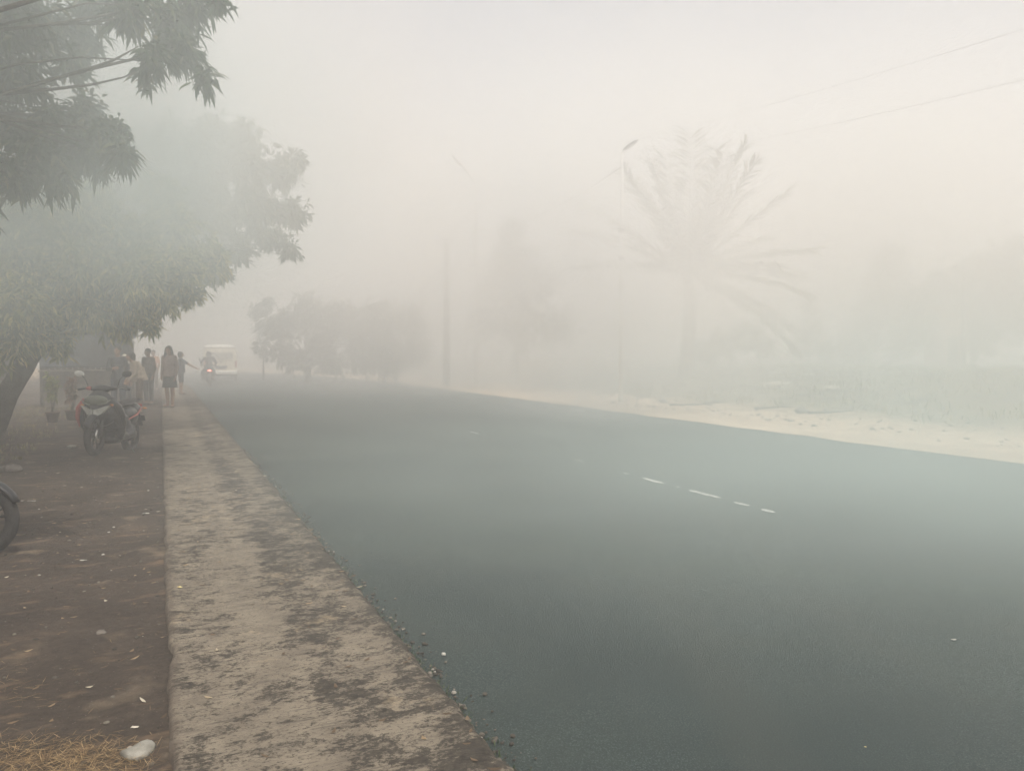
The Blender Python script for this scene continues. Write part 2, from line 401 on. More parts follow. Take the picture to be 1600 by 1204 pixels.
def sheet(name, rows, m, attrs=None, kind='structure', parent=None, smooth=True):
    nr, nc = len(rows), len(rows[0]); vs = [p for r in rows for p in r]
    fs = [(i*nc+j, i*nc+j+1, (i+1)*nc+j+1, (i+1)*nc+j) for i in range(nr-1) for j in range(nc-1)]
    me = bpy.data.meshes.new(name); me.from_pydata(vs, [], fs)
    if attrs:
        a = me.attributes.new('sn', 'FLOAT_VECTOR', 'POINT'); a.data.foreach_set('vector', [c for r in attrs for p in r for c in p])
    me.update(); o = link(name, me, m, parent, smooth)
    if kind: o['kind'] = kind
    return o
def V3(s, n, z): p = XY(s, n); return (p.x, p.y, z)

# ------------------------------------------------------------ ground
def frange(a, b, n): return [a+(b-a)*i/(n-1) for i in range(n)]
xs = [-900, -500, -300, -200, -150]+frange(-120, 120, 161)+[150, 200, 300, 500, 900]
ys = [-900, -400, -150, -80]+frange(-50, 150, 134)+[200, 300, 500, 900, 1400]
rows = []
for y in ys:
    r = []
    for x in xs:
        s, n = SN(x, y) if abs(x) < 150 and -60 < y < 160 else (0, 60 if x > 0 else -60)
        if n < -8.4: z = .4+.9*sm(2, 8, s)*(1-sm(40, 60, s))*sm(-30, -12, n) if n > -40 else .3
        elif n > 33: z = .8+.1*nz(x*.05, y*.05)
        else: z = -.35
        r.append((x, y, z))
    rows.append(r)
sheet('ground', rows, M['field'])
rows, at_ = [], []
for s in frange(-22, 27, 120)+frange(27.4, 140, 110):
    rows.append([V3(s, n, 0.0-.012*((n-5)/5)**2) for n in frange(-.12, ROADW+.5, 40)])
    at_.append([(s, (n)/ROADW, 0) for n in frange(-.12, ROADW+.5, 40)])
sheet('road', rows, M['asphalt'], at_)
# left dirt verge: fine near the camera, coarser away
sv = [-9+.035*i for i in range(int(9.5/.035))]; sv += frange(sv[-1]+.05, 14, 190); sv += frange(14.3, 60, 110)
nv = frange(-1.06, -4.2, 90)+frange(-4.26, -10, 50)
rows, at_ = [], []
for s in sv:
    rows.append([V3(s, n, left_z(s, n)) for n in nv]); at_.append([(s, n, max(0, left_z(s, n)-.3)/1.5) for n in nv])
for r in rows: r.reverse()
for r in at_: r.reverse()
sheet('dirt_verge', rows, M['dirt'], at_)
rows, at_ = [], []
nv = frange(10.02, 18, 60)+frange(18.3, 36, 50)
for s in frange(-26, 130, 320):
    jit = .18*nz(s*.5, 40)+.08*nz(s*2.3, 41)
    rows.append([V3(s, n+jit*(1-sm(10, 11, n)), right_z(s, n)+.006) for n in nv]); at_.append([(s, (n-10)/14, 0) for n in nv])
sheet('sandy_verge', rows, M['sand'], at_)
# sidewalk slab with ragged edges and a worn kerb face
rows, at_ = [], []
ss = [-9+.03*i for i in range(480)]; ss += frange(ss[-1]+.08, 27, 180); ss += frange(27.3, 80, 120)
for s in ss:
    le = -WALK+.012*nz(s*1.3, 11)+.022*nz(s*3.5, 12)*(1 if s < 4 else .4)+.02*math.exp(-((s+4.35)/.22)**2)
    re = .018*nz(s*1.7, 13)+.02*nz(s*6.5, 14)
    top = .125+.006*nz(s*.6, 15)
    row = [(le-.01, top-.16), (le, top-.012), (le+.018, top)]
    for k in range(1, 30):
        n = le+.018+(re-.045-le-.018)*k/30; row.append((n, top+.0025*nz(s*9, n*3, 2)))
    chip = .02*abs(nz(s*9, 17))
    row += [(re-.045, top), (re-.012-chip*.5, top-.02-chip*.4), (re+.006, top-.055), (re+.03+chip, -.003-.02)]
    row += []
    rows.append([V3(s, n, z) for n, z in row]); at_.append([(s, (n+WALK)/WALK, 0) for n, z in row])
sheet('sidewalk', rows, M['concrete'], at_)

# worn dashes of the centre line: thin paint sheets on the road
def dash(s0, s1, n0, wd):
    rws = []; K = max(4, int((s1-s0)/.05))
    for i in range(K+1):
        s = s0+(s1-s0)*i/K; e = min(1, 4*min(i, K-i)/K+.25); a = (wd+.006)*e*(.7+.5*nz(s*7, 33)); c = n0+.02*nz(s*2, 34)
        rws.append([V3(s, c-a, .004+0.0-.012*((n0-5)/5)**2+.0015), V3(s, c+a, .004-.012*((n0-5)/5)**2+.0015)])
    me = sheet('road_marking', rws, M['paint'])
    return me
for s0, s1, wd in [(-.02, .12, .02), (-.80, -.33, .045), (-1.10, -1.02, .025), (-1.83, -1.27, .045), (-2.30, -2.06, .04), (-2.66, -2.47, .05)]:
    dash(s0, s1, 4.42 if s0 > -4 else 4.06, wd)
dash(1.2, 1.5, 4.45, .015); dash(5.4, 5.9, 4.5, .018)

# ------------------------------------------------------------ foliage
def leaves(name, pos, axis, length, width, m, parent, droop=.35, seed=0, fold=.25, segs=2):
    """arrays of leaf positions/axes -> one mesh of folded, drooping leaves"""
    rng = np.random.default_rng(seed); n = len(pos); axis = axis/np.linalg.norm(axis, axis=1, keepdims=True)
    up = rng.normal(size=(n, 3))*.5+np.array([0, 0, 1]); side = np.cross(axis, up); side /= np.linalg.norm(side, axis=1, keepdims=True)+1e-9
    nrm = np.cross(side, axis); L = length*(.7+.6*rng.random((n, 1))); W = width*(.75+.5*rng.random((n, 1)))
    dz = np.array([0, 0, -1.0])
    if segs == 1:
        P = [pos, pos+axis*L*.5+side*W*.5-nrm*W*fold, pos+axis*L+dz*L*droop*.6, pos+axis*L*.5-side*W*.5-nrm*W*fold]
        F = [(0, 1, 2), (0, 2, 3)]
    else:
        c1 = pos+axis*L*.38+dz*L*droop*.1; c2 = pos+axis*L*.72+dz*L*droop*.38
        P = [pos, c1+side*W*.5-nrm*W*fold, c1, c1-side*W*.5-nrm*W*fold, c2+side*W*.36-nrm*W*fold*.6, c2, c2-side*W*.36-nrm*W*fold*.6, pos+axis*L+dz*L*droop*.85]
        F = [(0, 1, 2), (0, 2, 3), (1, 4, 5, 2), (2, 5, 6, 3), (4, 7, 5), (5, 7, 6)]
    k = len(P); co = np.stack(P, 1).reshape(-1, 3)
    me = bpy.data.meshes.new(name); me.vertices.add(n*k); me.vertices.foreach_set('co', co.astype(np.float32).ravel())
    lens = np.array([len(f) for f in F]); flat = np.array([i for f in F for i in f])
    loops = (np.arange(n)[:, None]*k+flat[None]).ravel(); me.loops.add(len(loops)); me.loops.foreach_set('vertex_index', loops.astype(np.int32))
    st = np.concatenate([[0], np.cumsum(np.tile(lens, n))[:-1]]); me.polygons.add(n*len(F)); me.polygons.foreach_set('loop_start', st.astype(np.int32))
    me.update(calc_edges=True); me.validate()
    return link(name, me, m, parent, smooth=False)
def sprays(clumps, per, seed, nl=8, shell=.55, spray=.07, down=.35):
    """clumps: (centre, radius xyz, weight): rosettes of leaves through each clump's volume"""
    rng = np.random.default_rng(seed); Ps, As = [], []
    for c, r, wgt in clumps:
        r = np.array(r if hasattr(r, '__len__') else (r, r, r)); K = max(3, int(per*wgt))
        d = rng.normal(size=(K, 3)); d /= np.linalg.norm(d, axis=1, keepdims=True)
        q = (shell+(1-shell)*rng.random((K, 1)))*(rng.random((K, 1))**.22)
        lump = np.array([.8+.75*noise.noise(Vector(v*2.4)+Vector((seed*1.7+c[0], c[1], c[2]))) for v in d])[:, None]
        tips = np.array(c)+d*q*r*lump
        ax = d*.9+rng.normal(size=(K, 3))*.5+np.array([0, 0, .15])
        ax /= np.linalg.norm(ax, axis=1, keepdims=True)
        for i in range(nl):
            a = ax+rng.normal(size=(K, 3))*.75; a[:, 2] -= down
            keep = rng.random(K) < .88
            Ps.append((tips+ax*(rng.random((K, 1))-.7)*spray*2)[keep]); As.append(a[keep])
    return np.concatenate(Ps), np.concatenate(As)
def limb(mb, a, b, r0, r1, bend=.15, seed=0, k=7, seg=9):
    rnd = random.Random(seed); a, b = Vector(a), Vector(b); L = (b-a).length
    off = Vector((rnd.uniform(-1, 1), rnd.uniform(-1, 1), rnd.uniform(-.2, .9)))*L*bend; pts = []
    for i in range(k+1):
        t = i/k; pts.append(a.lerp(b, t)+off*math.sin(math.pi*t)+Vector((rnd.uniform(-1, 1), rnd.uniform(-1, 1), rnd.uniform(-1, 1)))*L*.012)
    mb.tube(pts, [r0+(r1-r0)*(i/k)**.8 for i in range(k+1)], seg); return pts
def broad_tree(name, base, fork, clumps, r0, per, leaf, m, label, group, seed, nl=8, segs=2, trunk_pts=None, down=.35, shell=.55, droop=.4, cat='tree', bark='bark', twigs=3, lk=.5, spray=.07):
    root = empty(name, base); tag(root, label, cat, group); rnd = random.Random(seed)
    B = Vector(base); mb = MB()
    tp = [Vector(p)-B for p in (trunk_pts or [base, Vector(base).lerp(Vector(fork), .5), fork])]
    K = []
    for i in range(len(tp)-1):
        for j in range(4): K.append(tp[i].lerp(tp[i+1], j/4))
    K.append(tp[-1]); K = [p+Vector((nz(p.z*1.3, seed)*.04, nz(p.z*1.3, seed+9)*.04, 0)) for p in K]; K[0] = K[0]-Vector((0, 0, .25))
    rad = [r0*(1.35 if i == 0 else 1.08 if i == 1 else 1-.35*i/len(K)) for i in range(len(K))]
    mb.tube(K, rad, 14); F = K[-1]; rf = rad[-1]
    for i, (c, r, wgt) in enumerate(clumps):
        c = Vector(c)-B; rr = max(r) if hasattr(r, '__len__') else r
        if lk < .3 and i % 3: continue
        pts = limb(mb, F if i % 3 else K[-3], c, rf*lk, .012+.01*r0, .12, seed*31+i)
        for t in range(twigs):
            e = c+Vector((rnd.gauss(0, 1), rnd.gauss(0, 1), rnd.gauss(0, 1))).normalized()*rr*.7
            limb(mb, pts[rnd.choice((4, 5, 6))], e, .022, .006, .1, seed*77+i*5+t, 4, 6)
    mb.build('trunk', M[bark], root)
    P, A = sprays([((Vector(c)-B)[:], r, wg) for c, r, wg in clumps], per, seed, nl, shell, spray, down=down)
    leaves('crown', P, A, leaf[0], leaf[1], M[m], root, droop, seed, segs=segs)
    return root
def CL(lst, Y0):                     # clumps given as (px, py, px radius, depth, weight)
    o = []
    for t in lst:
        u, v, r, Y = t[:4]; w_ = t[4] if len(t) > 4 else 1; rr = r/1200*Y
        o.append((tuple(at(u, v, Y)), (rr, rr*1.1, rr*.95), w_*(r/60)**2))
    return o
# nearest mango tree, crown overhead at the top left; trunk outside the frame
c1 = CL([(15, 25, 75, 8.6), (70, 35, 60, 9.2, .9), (25, 110, 60, 8.8, .9), (135, 60, 34, 9.6, .8), (110, 95, 38, 9.2, .6), (140, 10, 32, 9.3, .9),
         (200, 15, 42, 9.0), (265, 30, 50, 9.4), (285, 75, 38, 9.2), (240, 88, 30, 8.8), (232, 122, 14, 9), (318, 118, 20, 9.1, .9), (345, 2, 14, 9.3, .8), (300, 5, 34, 9.5),
         (15, 190, 45, 9.1), (75, 185, 40, 9.0), (130, 175, 42, 9.3), (60, 235, 50, 8.8), (130, 230, 52, 9.1), (175, 205, 34, 9.0), (190, 238, 28, 8.9), (25, 270, 42, 8.6), (95, 275, 30, 8.8), (-40, 240, 60, 8.7), (-60, 120, 90, 9), (-30, 320, 30, 8.5)], 9)
for (x, y, z, r, w_) in [(-3.2, 1.2, 5.2, 1.5, 5), (-4.6, 3.2, 5.6, 1.6, 6), (-3.0, 3.6, 5.9, 1.2, 3.5), (-6.4, 5.6, 6.0, 1.7, 6), (-4.4, -.8, 4.9, 1.5, 5), (-5.8, 1.4, 4.4, 1.4, 4), (-6.9, 8.2, 6.6, 1.6, 5), (-5.2, 6.8, 6.7, 1.4, 4), (-2.2, -.6, 5.6, 1.0, 2.2), (-7.9, 3.6, 4.6, 1.5, 4)]:
    c1.append(((x, y, z), (r, r, r*.7), w_*1.1))
broad_tree('mango_tree', (-7.0, 4.6, .6), (-6.7, 5.2, 3.0), c1, .24, 150, (.175, .043), 'leaf_dark', 'nearest mango tree whose dark drooping leaves hang into the top left corner', 'mango trees along the left roadside', 3, nl=9, droop=.55, lk=.2, shell=.25, down=.2, spray=.12)
# second mango tree: the leaning trunk at the left edge, pale sunlit leaves
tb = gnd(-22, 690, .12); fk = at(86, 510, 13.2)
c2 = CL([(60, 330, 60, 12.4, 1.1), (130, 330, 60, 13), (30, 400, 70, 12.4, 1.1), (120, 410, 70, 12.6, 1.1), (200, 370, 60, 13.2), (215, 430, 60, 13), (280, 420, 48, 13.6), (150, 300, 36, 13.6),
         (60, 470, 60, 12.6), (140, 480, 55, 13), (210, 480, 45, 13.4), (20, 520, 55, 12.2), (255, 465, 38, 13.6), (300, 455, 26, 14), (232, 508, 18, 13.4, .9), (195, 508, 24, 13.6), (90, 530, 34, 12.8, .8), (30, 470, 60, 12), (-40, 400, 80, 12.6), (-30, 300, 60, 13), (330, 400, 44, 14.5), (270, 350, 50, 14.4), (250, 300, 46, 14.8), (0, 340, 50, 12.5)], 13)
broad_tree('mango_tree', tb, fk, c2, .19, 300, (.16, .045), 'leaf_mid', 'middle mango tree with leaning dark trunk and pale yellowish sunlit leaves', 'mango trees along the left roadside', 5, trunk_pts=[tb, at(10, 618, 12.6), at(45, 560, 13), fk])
# third mango tree, further down the verge, greyed by smoke
c3 = CL([(300, 250, 70, 19.5), (380, 250, 55, 20), (340, 330, 60, 19.5), (400, 320, 52, 20), (250, 300, 60, 20), (440, 270, 38, 20.5, .9), (455, 330, 34, 20.4, .9), (420, 370, 30, 20), (372, 388, 36, 19.6), (452, 388, 20, 20.2), (330, 215, 50, 20), (380, 210, 30, 20.5), (270, 220, 50, 20.5), (200, 230, 60, 21), (300, 410, 50, 19.5), (462, 250, 22, 20.6, .8), (345, 425, 22, 19.4), (175, 330, 70, 21), (230, 400, 60, 21)], 20)
b3 = (-13.6, 20.4, .5)
broad_tree('mango_tree', b3, (-12.2, 20.3, 4.2), c3, .26, 330, (.24, .075), 'leaf_dark', 'farthest mango tree with rounded grey-green crown reaching toward the road', 'mango trees along the left roadside', 8, nl=7, segs=1, shell=.3)

# ------------------------------------------------------------ motorcycles
def wheel(root, name, x, z, rad=.285, wid=.05, tyre='rubber'):
    wp = MB(); wp.lathe([(.035, -.06), (.035, .06)], (x, 0, z), 'y', 16)
    for k in range(5):
        a = 2*math.pi*k/5+.3
        for da in (-.16, .16):
            wp.tube([(x+.03*math.cos(a), 0, z+.03*math.sin(a)), (x+(rad-.07)*math.cos(a+da), 0, z+(rad-.07)*math.sin(a+da))], .011, 6)
    wp.torus((x, 0, z), rad-.07, .018, 'y', 36, 8, 1.3)
    ro = wp.build(name, M['darkmetal'], root)
    MB().torus((x, 0, z), rad-.048, .048, 'y', 40, 12, wid/.048*.95).build('tyre', M[tyre], ro)
    di = MB(); di.lathe([(.05, .05), (.105, .05), (.105, .055), (.05, .055)], (x, 0, z), 'y', 24); di.build('brake_disc', M['chrome'], ro)
    return ro
def scooter(label, loc, rz, lean=0, steer=.0, accent='red', lit=False, plate=True, group=None):
    root = empty('motorcycle', loc, rz); root.rotation_mode = 'ZYX'; root.rotation_euler = (lean, 0, rz)
    tag(root, label, 'motorcycle', group)
    wheel(root, 'rear_wheel', -.63, .285, wid=.056)
    fr = wheel(root, 'front_wheel', .64, .285, wid=.046)
    # front fender wrapping the tyre
    rr = []
    for k in range(9):
        a = R(25+k*15.5); q = .31
        c = Vector((.64+q*math.cos(a), 0, .285+q*math.sin(a))); o = Vector((math.cos(a), 0, math.sin(a))); hw = .062*(1-.35*abs(k-3.5)/4.5)
        ring = [c+Vector((0, hw*math.sin(t), 0))+o*(.028*math.cos(t)-.02) for t in [R(-100+200*j/8) for j in range(9)]]
        ring += [c+Vector((0, (hw-.008)*math.sin(t), 0))+o*(.020*math.cos(t)-.022) for t in [R(100-200*j/8) for j in range(9)]]
        rr.append(ring)
    MB().rings(rr).build('front_fender', M['gloss'], root)
    fk_ = MB()
    for y in (-.075, .075): fk_.tube([(.64, y, .285), (.53, y, .66)], [.022, .026], 10)
    fk_.tube([(.53, 0, .60), (.44, 0, .92)], .03, 10); fk_.build('fork', M['darkmetal'], root)
    # nose and leg-shield body, fused
    b = MB()
    b.ell((.50, 0, .76), (.14, .19, .17)); b.ell((.46, 0, .60), (.14, .23, .19)); b.ell((.56, 0, .60), (.11, .15, .12)); b.ell((.50, 0, .86), (.09, .13, .08))
    for y in (-1, 1):
        b.chain([(.50, y*.17, .78), (.44, y*.24, .64), (.38, y*.25, .48), (.30, y*.22, .34), (.2, y*.18, .26)], [.06, .075, .075, .07, .05])
        b.chain([(.24, y*.16, .30), (0, y*.17, .27), (-.2, y*.17, .32)], [.07, .06, .08])
    b.box((.04, 0, .31), (.6, .32, .12)); b.box((.33, 0, .55), (.10, .42, .40), Matrix.Rotation(R(-18), 4, 'Y'))
    b.ell((-.16, 0, .42), (.20, .19, .18)); b.ell((.1, 0, .44), (.24, .12, .15)); b.ell((.0, 0, .58), (.2, .10, .1)); b.ell((.12, 0, .24), (.28, .17, .09)); b.ell((-.1, 0, .5), (.3, .17, .15))
    b.blend('body', M['gloss'], root, .012, 4)
    t = MB(); t.ell((-.36, 0, .57), (.33, .19, .17)); t.ell((-.62, 0, .66), (.26, .14, .11), Matrix.Rotation(R(14), 4, 'Y')); t.ell((-.15, 0, .54), (.15, .13, .14))
    t.ell((-.80, 0, .74), (.09, .06, .045)); t.blend('tail_body', M['gloss'], root, .012, 4)
    # coloured wing panels on both flanks of the leg shield and tail; left shield panel painted black for its shade
    for y in (-1, 1):
        p = MB(); p.chain([(.55, y*.20, .80), (.51, y*.275, .68), (.46, y*.31, .56), (.42, y*.30, .42)], [.022, .045, .038, .014], 10); p.blend('side_panel', M[accent if y < 0 else 'gloss'], root, .008, 2)
        q = MB(); q.chain([(-.10, y*.18, .52), (-.38, y*.20, .60), (-.72, y*.14, .72)], [.012, .018, .010], 10); q.blend('tail_panel', M[accent], root, .009, 2)
    # headlight: dark visor with two slanted lens pieces
    h = MB(); h.ell((.625, 0, .79), (.055, .165, .075), Matrix.Rotation(R(28), 4, 'Y')); h.blend('visor', M['visor'], root, .009, 2)
    for y in (-1, 1):
        Q = [(.715, y*.012, .655), (.735, y*.010, .555), (.69, y*.085, .585), (.635, y*.205, .715), (.665, y*.150, .705), (.71, y*.060, .665)]
        q = MB(); q.add(Q+[(p[0]-.06, p[1], p[2]) for p in Q], [(0, 1, 2, 5), (5, 2, 3, 4), (6, 11, 8, 7), (11, 10, 9, 8)]+[(i, (i+1) % 6, 6+(i+1) % 6, 6+i) for i in range(6)])
        q.build('headlight', M['lens'], root, False)
        s_ = MB(); s_.tube([(.70, y*.05, .72), (.665, y*.15, .745), (.61, y*.20, .80)], [.010, .012, .006], 6); s_.build('trim_strip', M['visor'], root)
        s_ = MB(); s_.ell((.585, y*.20, .72), (.035, .025, .018)); s_.build('turn_signal', M['amber'], root)
    # handlebar, cowl, grips, mirrors
    st = bpy.data.objects.new('handlebar', None)
    hb = MB(); hb.tube([(.36, -.34, .955), (.40, -.20, .985), (.43, -.06, .95), (.43, .06, .95), (.40, .20, .985), (.36, .34, .955)], .013, 8)
    ho = hb.build('handlebar', M['darkmetal'], root)
    cw = MB(); cw.ell((.45, 0, .955), (.085, .13, .065)); cw.ell((.42, .13, .965), (.05, .08, .035)); cw.ell((.42, -.13, .965), (.05, .08, .035)); cw.blend('cowl', M['gloss'], ho, .009, 3)
    for y in (-1, 1):
        MB().tube([(.383, y*.24, .975), (.358, y*.36, .952)], .02, 10).build('grip', M['black'], ho)
        MB().tube([(.43, y*.19, .985), (.455, y*.36, .955)], [.006, .005], 6).build('brake_lever', M['chrome'], ho)
        mi = MB(); mi.tube([(.40, y*.20, .985), (.42, y*.24, 1.10), (.41, y*.30, 1.165)], .006, 6); mo = mi.build('mirror_stalk', M['black'], ho)
        MB().ell((.405, y*.33, 1.175), (.018, .072, .045), Matrix.Rotation(y*R(8), 4, 'X')).build('mirror', M['silver'] if y < 0 else M['black'], mo)  # right mirror silver: its glint is put into the colour
        MB().ell((.445, y*.17, .965), (.05, .045, .03)).build('cowl_panel', M[accent], ho) if y < 0 else None
    # seat
    rr = []
    for x, z, hw, th in [(-.02, .70, .07, .05), (-.12, .735, .125, .07), (-.28, .745, .14, .075), (-.42, .775, .13, .07), (-.62, .82, .105, .06), (-.74, .825, .06, .03)]:
        rr.append([Vector((x, hw*math.cos(a), z+th*.6*math.sin(a)*(1 if math.sin(a) > 0 else .9))) for a in [2*math.pi*j/16 for j in range(16)]])
    MB().rings(rr).build('seat', M['seat'], root)
    g = MB(); g.tube([(-.55, -.11, .80), (-.80, -.10, .84), (-.88, 0, .85), (-.80, .10, .84), (-.55, .11, .80)], .013, 8); g.build('grab_rail', M['darkmetal'], root)
    MB().ell((-.885, 0, .745), (.03, .085, .032)).build('tail_light', M['tail' if lit else 'redlens'], root)
    for y in (-1, 1): MB().ell((-.86, y*.13, .70), (.03, .035, .018)).build('turn_signal', M['amber'], root)
    f = MB(); f.add([(-.84, -.05, .68), (-.84, .05, .68), (-1.0, .06, .42), (-1.0, -.06, .42), (-.83, -.05, .67), (-.83, .05, .67), (-.985, .06, .42), (-.985, -.06, .42)],
                    [(0, 1, 2, 3), (7, 6, 5, 4), (0, 4, 5, 1), (1, 5, 6, 2), (2, 6, 7, 3), (3, 7, 4, 0)]); f.build('rear_fender', M['black'], root, False)
    if plate: MB().box((-.965, 0, .54), (.006, .2, .1), Matrix.Rotation(R(32), 4, 'Y')).build('number_plate', M['darkmetal'], root, False)
    e = MB(); e.tube([(-.1, -.12, .24), (-.35, -.16, .26), (-.45, -.17, .29)], .018, 8); e.tube([(-.42, -.175, .285), (-.5, -.18, .30), (-.78, -.185, .38), (-.82, -.185, .39)], [.03, .052, .055, .04], 14); e.build('exhaust', M['black'], root)
    en = MB(); en.ell((-.30, .09, .32), (.28, .10, .13)); en.ell((-.45, 0, .46), (.22, .15, .11)); en.ell((-.12, 0, .27), (.14, .11, .09)); en.box((-.05, 0, .2), (.12, .1, .08)); en.blend('engine', M['darkmetal'], root, .012, 1)
    MB().tube([(-.45, .1, .33), (-.50, .12, .60)], [.028, .024], 10).build('rear_shock', M['chrome'], root)
    k = MB(); k.tube([(-.12, .13, .20), (-.16, .26, .01)], .01, 6); k.ell((-.16, .27, .01), (.03, .02, .008)); k.build('side_stand', M['darkmetal'], root)
    for y in (-1, 1): MB().tube([(-.28, y*.12, .36), (-.28, y*.24, .36)], .014, 8).build('foot_peg', M['black'], root)
    return root
pf = gnd(147, 716, .1); pr = gnd(208, 697, .1)
dv = (pf-pr).normalized(); hd = math.atan2(dv.y, dv.x)
mid = pf.copy()-Vector((math.cos(hd), math.sin(hd), 0))*.64
grp = 'motorcycles at the roadside'
scooter('black and red motorcycle parked facing the camera on the dirt beside the sidewalk', (mid.x, mid.y, left_z(*SN(mid.x, mid.y))-.004), hd, R(-5), group=grp)

# second parked motorcycle: only its front wheel tip enters the left edge
pw = gnd(-36, 868, .1)
h2 = R(8)
m2 = Vector((pw.x, pw.y, 0))-Vector((math.cos(h2), math.sin(h2), 0))*.64
scooter('black motorcycle mostly cut off by the left picture edge, front wheel showing', (m2.x, m2.y, left_z(*SN(m2.x, m2.y))), h2, R(-4), accent='gloss', group=grp)

# ------------------------------------------------------------ people
def hand(mb, wr, d, side, pn, k=1.0):
    """palm plus five separate, slightly curled fingers"""
    d = Vector(d).normalized(); pn = Vector(pn).normalized(); s_ = d.cross(pn).normalized()*side
    wr = Vector(wr); mb.ell(wr+d*.045*k, (.03*k, .03*k, .03*k)); 
    rot = Matrix((s_, d, pn)).transposed().to_4x4()
    mb.ell(wr+d*.05*k, (.038*k, .055*k, .015*k), rot)
    for i, (o, L) in enumerate([(-.028, .066), (-.009, .076), (.010, .072), (.028, .056)]):
        b0 = wr+d*.092*k+s_*o*k; b1 = b0+(d*.75+pn*.35).normalized()*L*.5*k; b2 = b1+(d*.35+pn*.9).normalized()*L*.5*k
        mb.chain([b0, b1, b2], [.0095*k, .0088*k, .0075*k], 8)
    t0 = wr+d*.03*k-s_*.03*k; t1 = t0+(-s_*.7+d*.7).normalized()*.034*k; t2 = t1+(d*.9+pn*.4-s_*.1).normalized()*.03*k
    mb.chain([t0, t1, t2], [.012*k, .0105*k, .009*k], 8)
def person(label, loc, rz, height=1.65, J=None, top=('c_dark', 1), bottom=('trousers', 'c_dark'), hair='short', hairmat='hair', build=1.0, shoes='sole', group='people at the roadside', headturn=0, loose=.0):
    root = empty('person', loc, rz, sc=height/1.65); tag(root, label, 'person', group)
    j = dict(pel=(0, 0, .90), chest=(0, .01, 1.22), neck=(0, .0, 1.41), head=(0, .02, 1.535),
             hr=(.085, 0, .88), kr=(.10, .02, .48), ar=(.105, -.01, .085), tr=(.125, .13, .035),
             hl=(-.085, 0, .88), kl=(-.095, .01, .48), al=(-.105, 0, .085), tl=(-.125, .14, .035),
             sr=(.165, 0, 1.345), er=(.215, -.02, 1.07), wr=(.205, .05, .85), dr=(-.05, .25, -1), pr=(-1, .1, 0),
             sl=(-.165, 0, 1.345), el=(-.215, -.02, 1.07), wl=(-.205, .05, .85), dl=(.05, .25, -1), pl=(1, .1, 0))
    if J: j.update(J)
    j = {k: Vector(v) for k, v in j.items()}; bd = build
    b = MB(); ch, pe, ne, he = j['chest'], j['pel'], j['neck'], j['head']
    b.ell(pe, (.145*bd, .10*bd, .12)); b.ell(pe.lerp(ch, .5), (.12*bd, .085*bd, .15)); b.ell(ch, (.145*bd, .10*bd, .16))
    b.chain([j['sl'], ne-Vector((0, 0, .06)), j['sr']], [.05, .06, .05]); b.chain([ne-Vector((0, 0, .07)), he-Vector((0, .012, .04))], [.056, .05])
    rt = Matrix.Rotation(headturn, 4, 'Z')
    f = lambda x, y, z: he+rt@Vector((x, y, z))
    b.ell(f(0, -.008, .02), (.074, .092, .098)); b.ell(f(0, .022, -.035), (.058, .066, .075)); b.ell(f(0, .05, -.085), (.028, .026, .022))
    b.cap(f(0, .088, .012), f(0, .107, -.028), .009, .015, 8); b.ell(f(0, .088, .03), (.05, .012, .011)); b.ell(f(0, .09, -.055), (.024, .011, .009))
    for x in (-1, 1): b.ell(f(x*.076, -.005, -.005), (.010, .02, .03)); b.ell(f(x*.04, .06, -.02), (.022, .02, .02))
    for k, s_ in (('r', 1), ('l', -1)):
        b.chain([j['h'+k], j['k'+k]+Vector((0, .005, .02)), j['k'+k]-Vector((0, .012, .12)), j['a'+k]], [.082*bd, .056*bd, .052*bd, .035])
        b.chain([j['a'+k]-Vector((0, .02, .045)), j['a'+k].lerp(j['t'+k], .6)-Vector((0, 0, .012)), j['t'+k]], [.032, .034, .024])
        b.chain([j['s'+k], j['e'+k], j['e'+k].lerp(j['w'+k], .3), j['w'+k]], [.048*bd, .036*bd, .036*bd, .024])
        hand(b, j['w'+k], j['d'+k], s_, j['p'+k])
    b.blend('body', M['skin'], root, .0075, 2, .5)
    for x in (-1, 1): MB().ell(f(x*.031, .083, .012), (.012, .008, .007), nu=8, nv=6).build('eye', M['eye'], root)
    # hair
    h = MB(); h.ell(f(0, -.018, .036), (.084, .098, .092)); 
    if hair == 'long':
        h.chain([f(0, -.06, .02), f(0, -.085, -.1), f(0, -.10, -.24)], [.075, .075, .05])
        for x in (-1, 1): h.chain([f(x*.055, .01, .055), f(x*.083, -.005, -.04), f(x*.095, .0, -.16), f(x*.09, .01, -.24)], [.036, .034, .036, .024])
    elif hair == 'bob':
        h.chain([f(0, -.05, .02), f(0, -.06, -.07)], [.078, .06])
        for x in (-1, 1): h.chain([f(x*.06, -.01, .04), f(x*.078, -.02, -.05)], [.03, .026])
    elif hair == 'scarf':
        h = MB(); h.ell(f(0, -.018, .02), (.096, .102, .112)); h.ell(f(0, .0, -.095), (.09, .085, .06)); h.chain([f(0, -.02, -.10), f(0, -.03, -.2)], [.1, .14])
    elif hair == 'helmet':
        h = MB(); h.ell(f(0, -.01, .015), (.125, .145, .14)); h.ell(f(0, -.03, -.06), (.11, .115, .08))
    cut = []
    ho = h.blend('helmet' if hair == 'helmet' else 'headscarf' if hair == 'scarf' else 'hair', M[hairmat], root, .009, 2)
    if hair == 'helmet': MB().ell(f(0, .07, .0), (.10, .075, .062)).build('helmet_visor', M['black'], ho)
    # top
    t = MB(); g_ = .014+loose
    t.ell(ch, (.145*bd+g_, .10*bd+g_, .165)); t.ell(pe.lerp(ch, .45), (.13*bd+g_*1.2, .092*bd+g_*1.2, .16)); t.ell(pe+Vector((0, 0, .03)), (.15*bd+g_, .105*bd+g_, .10))
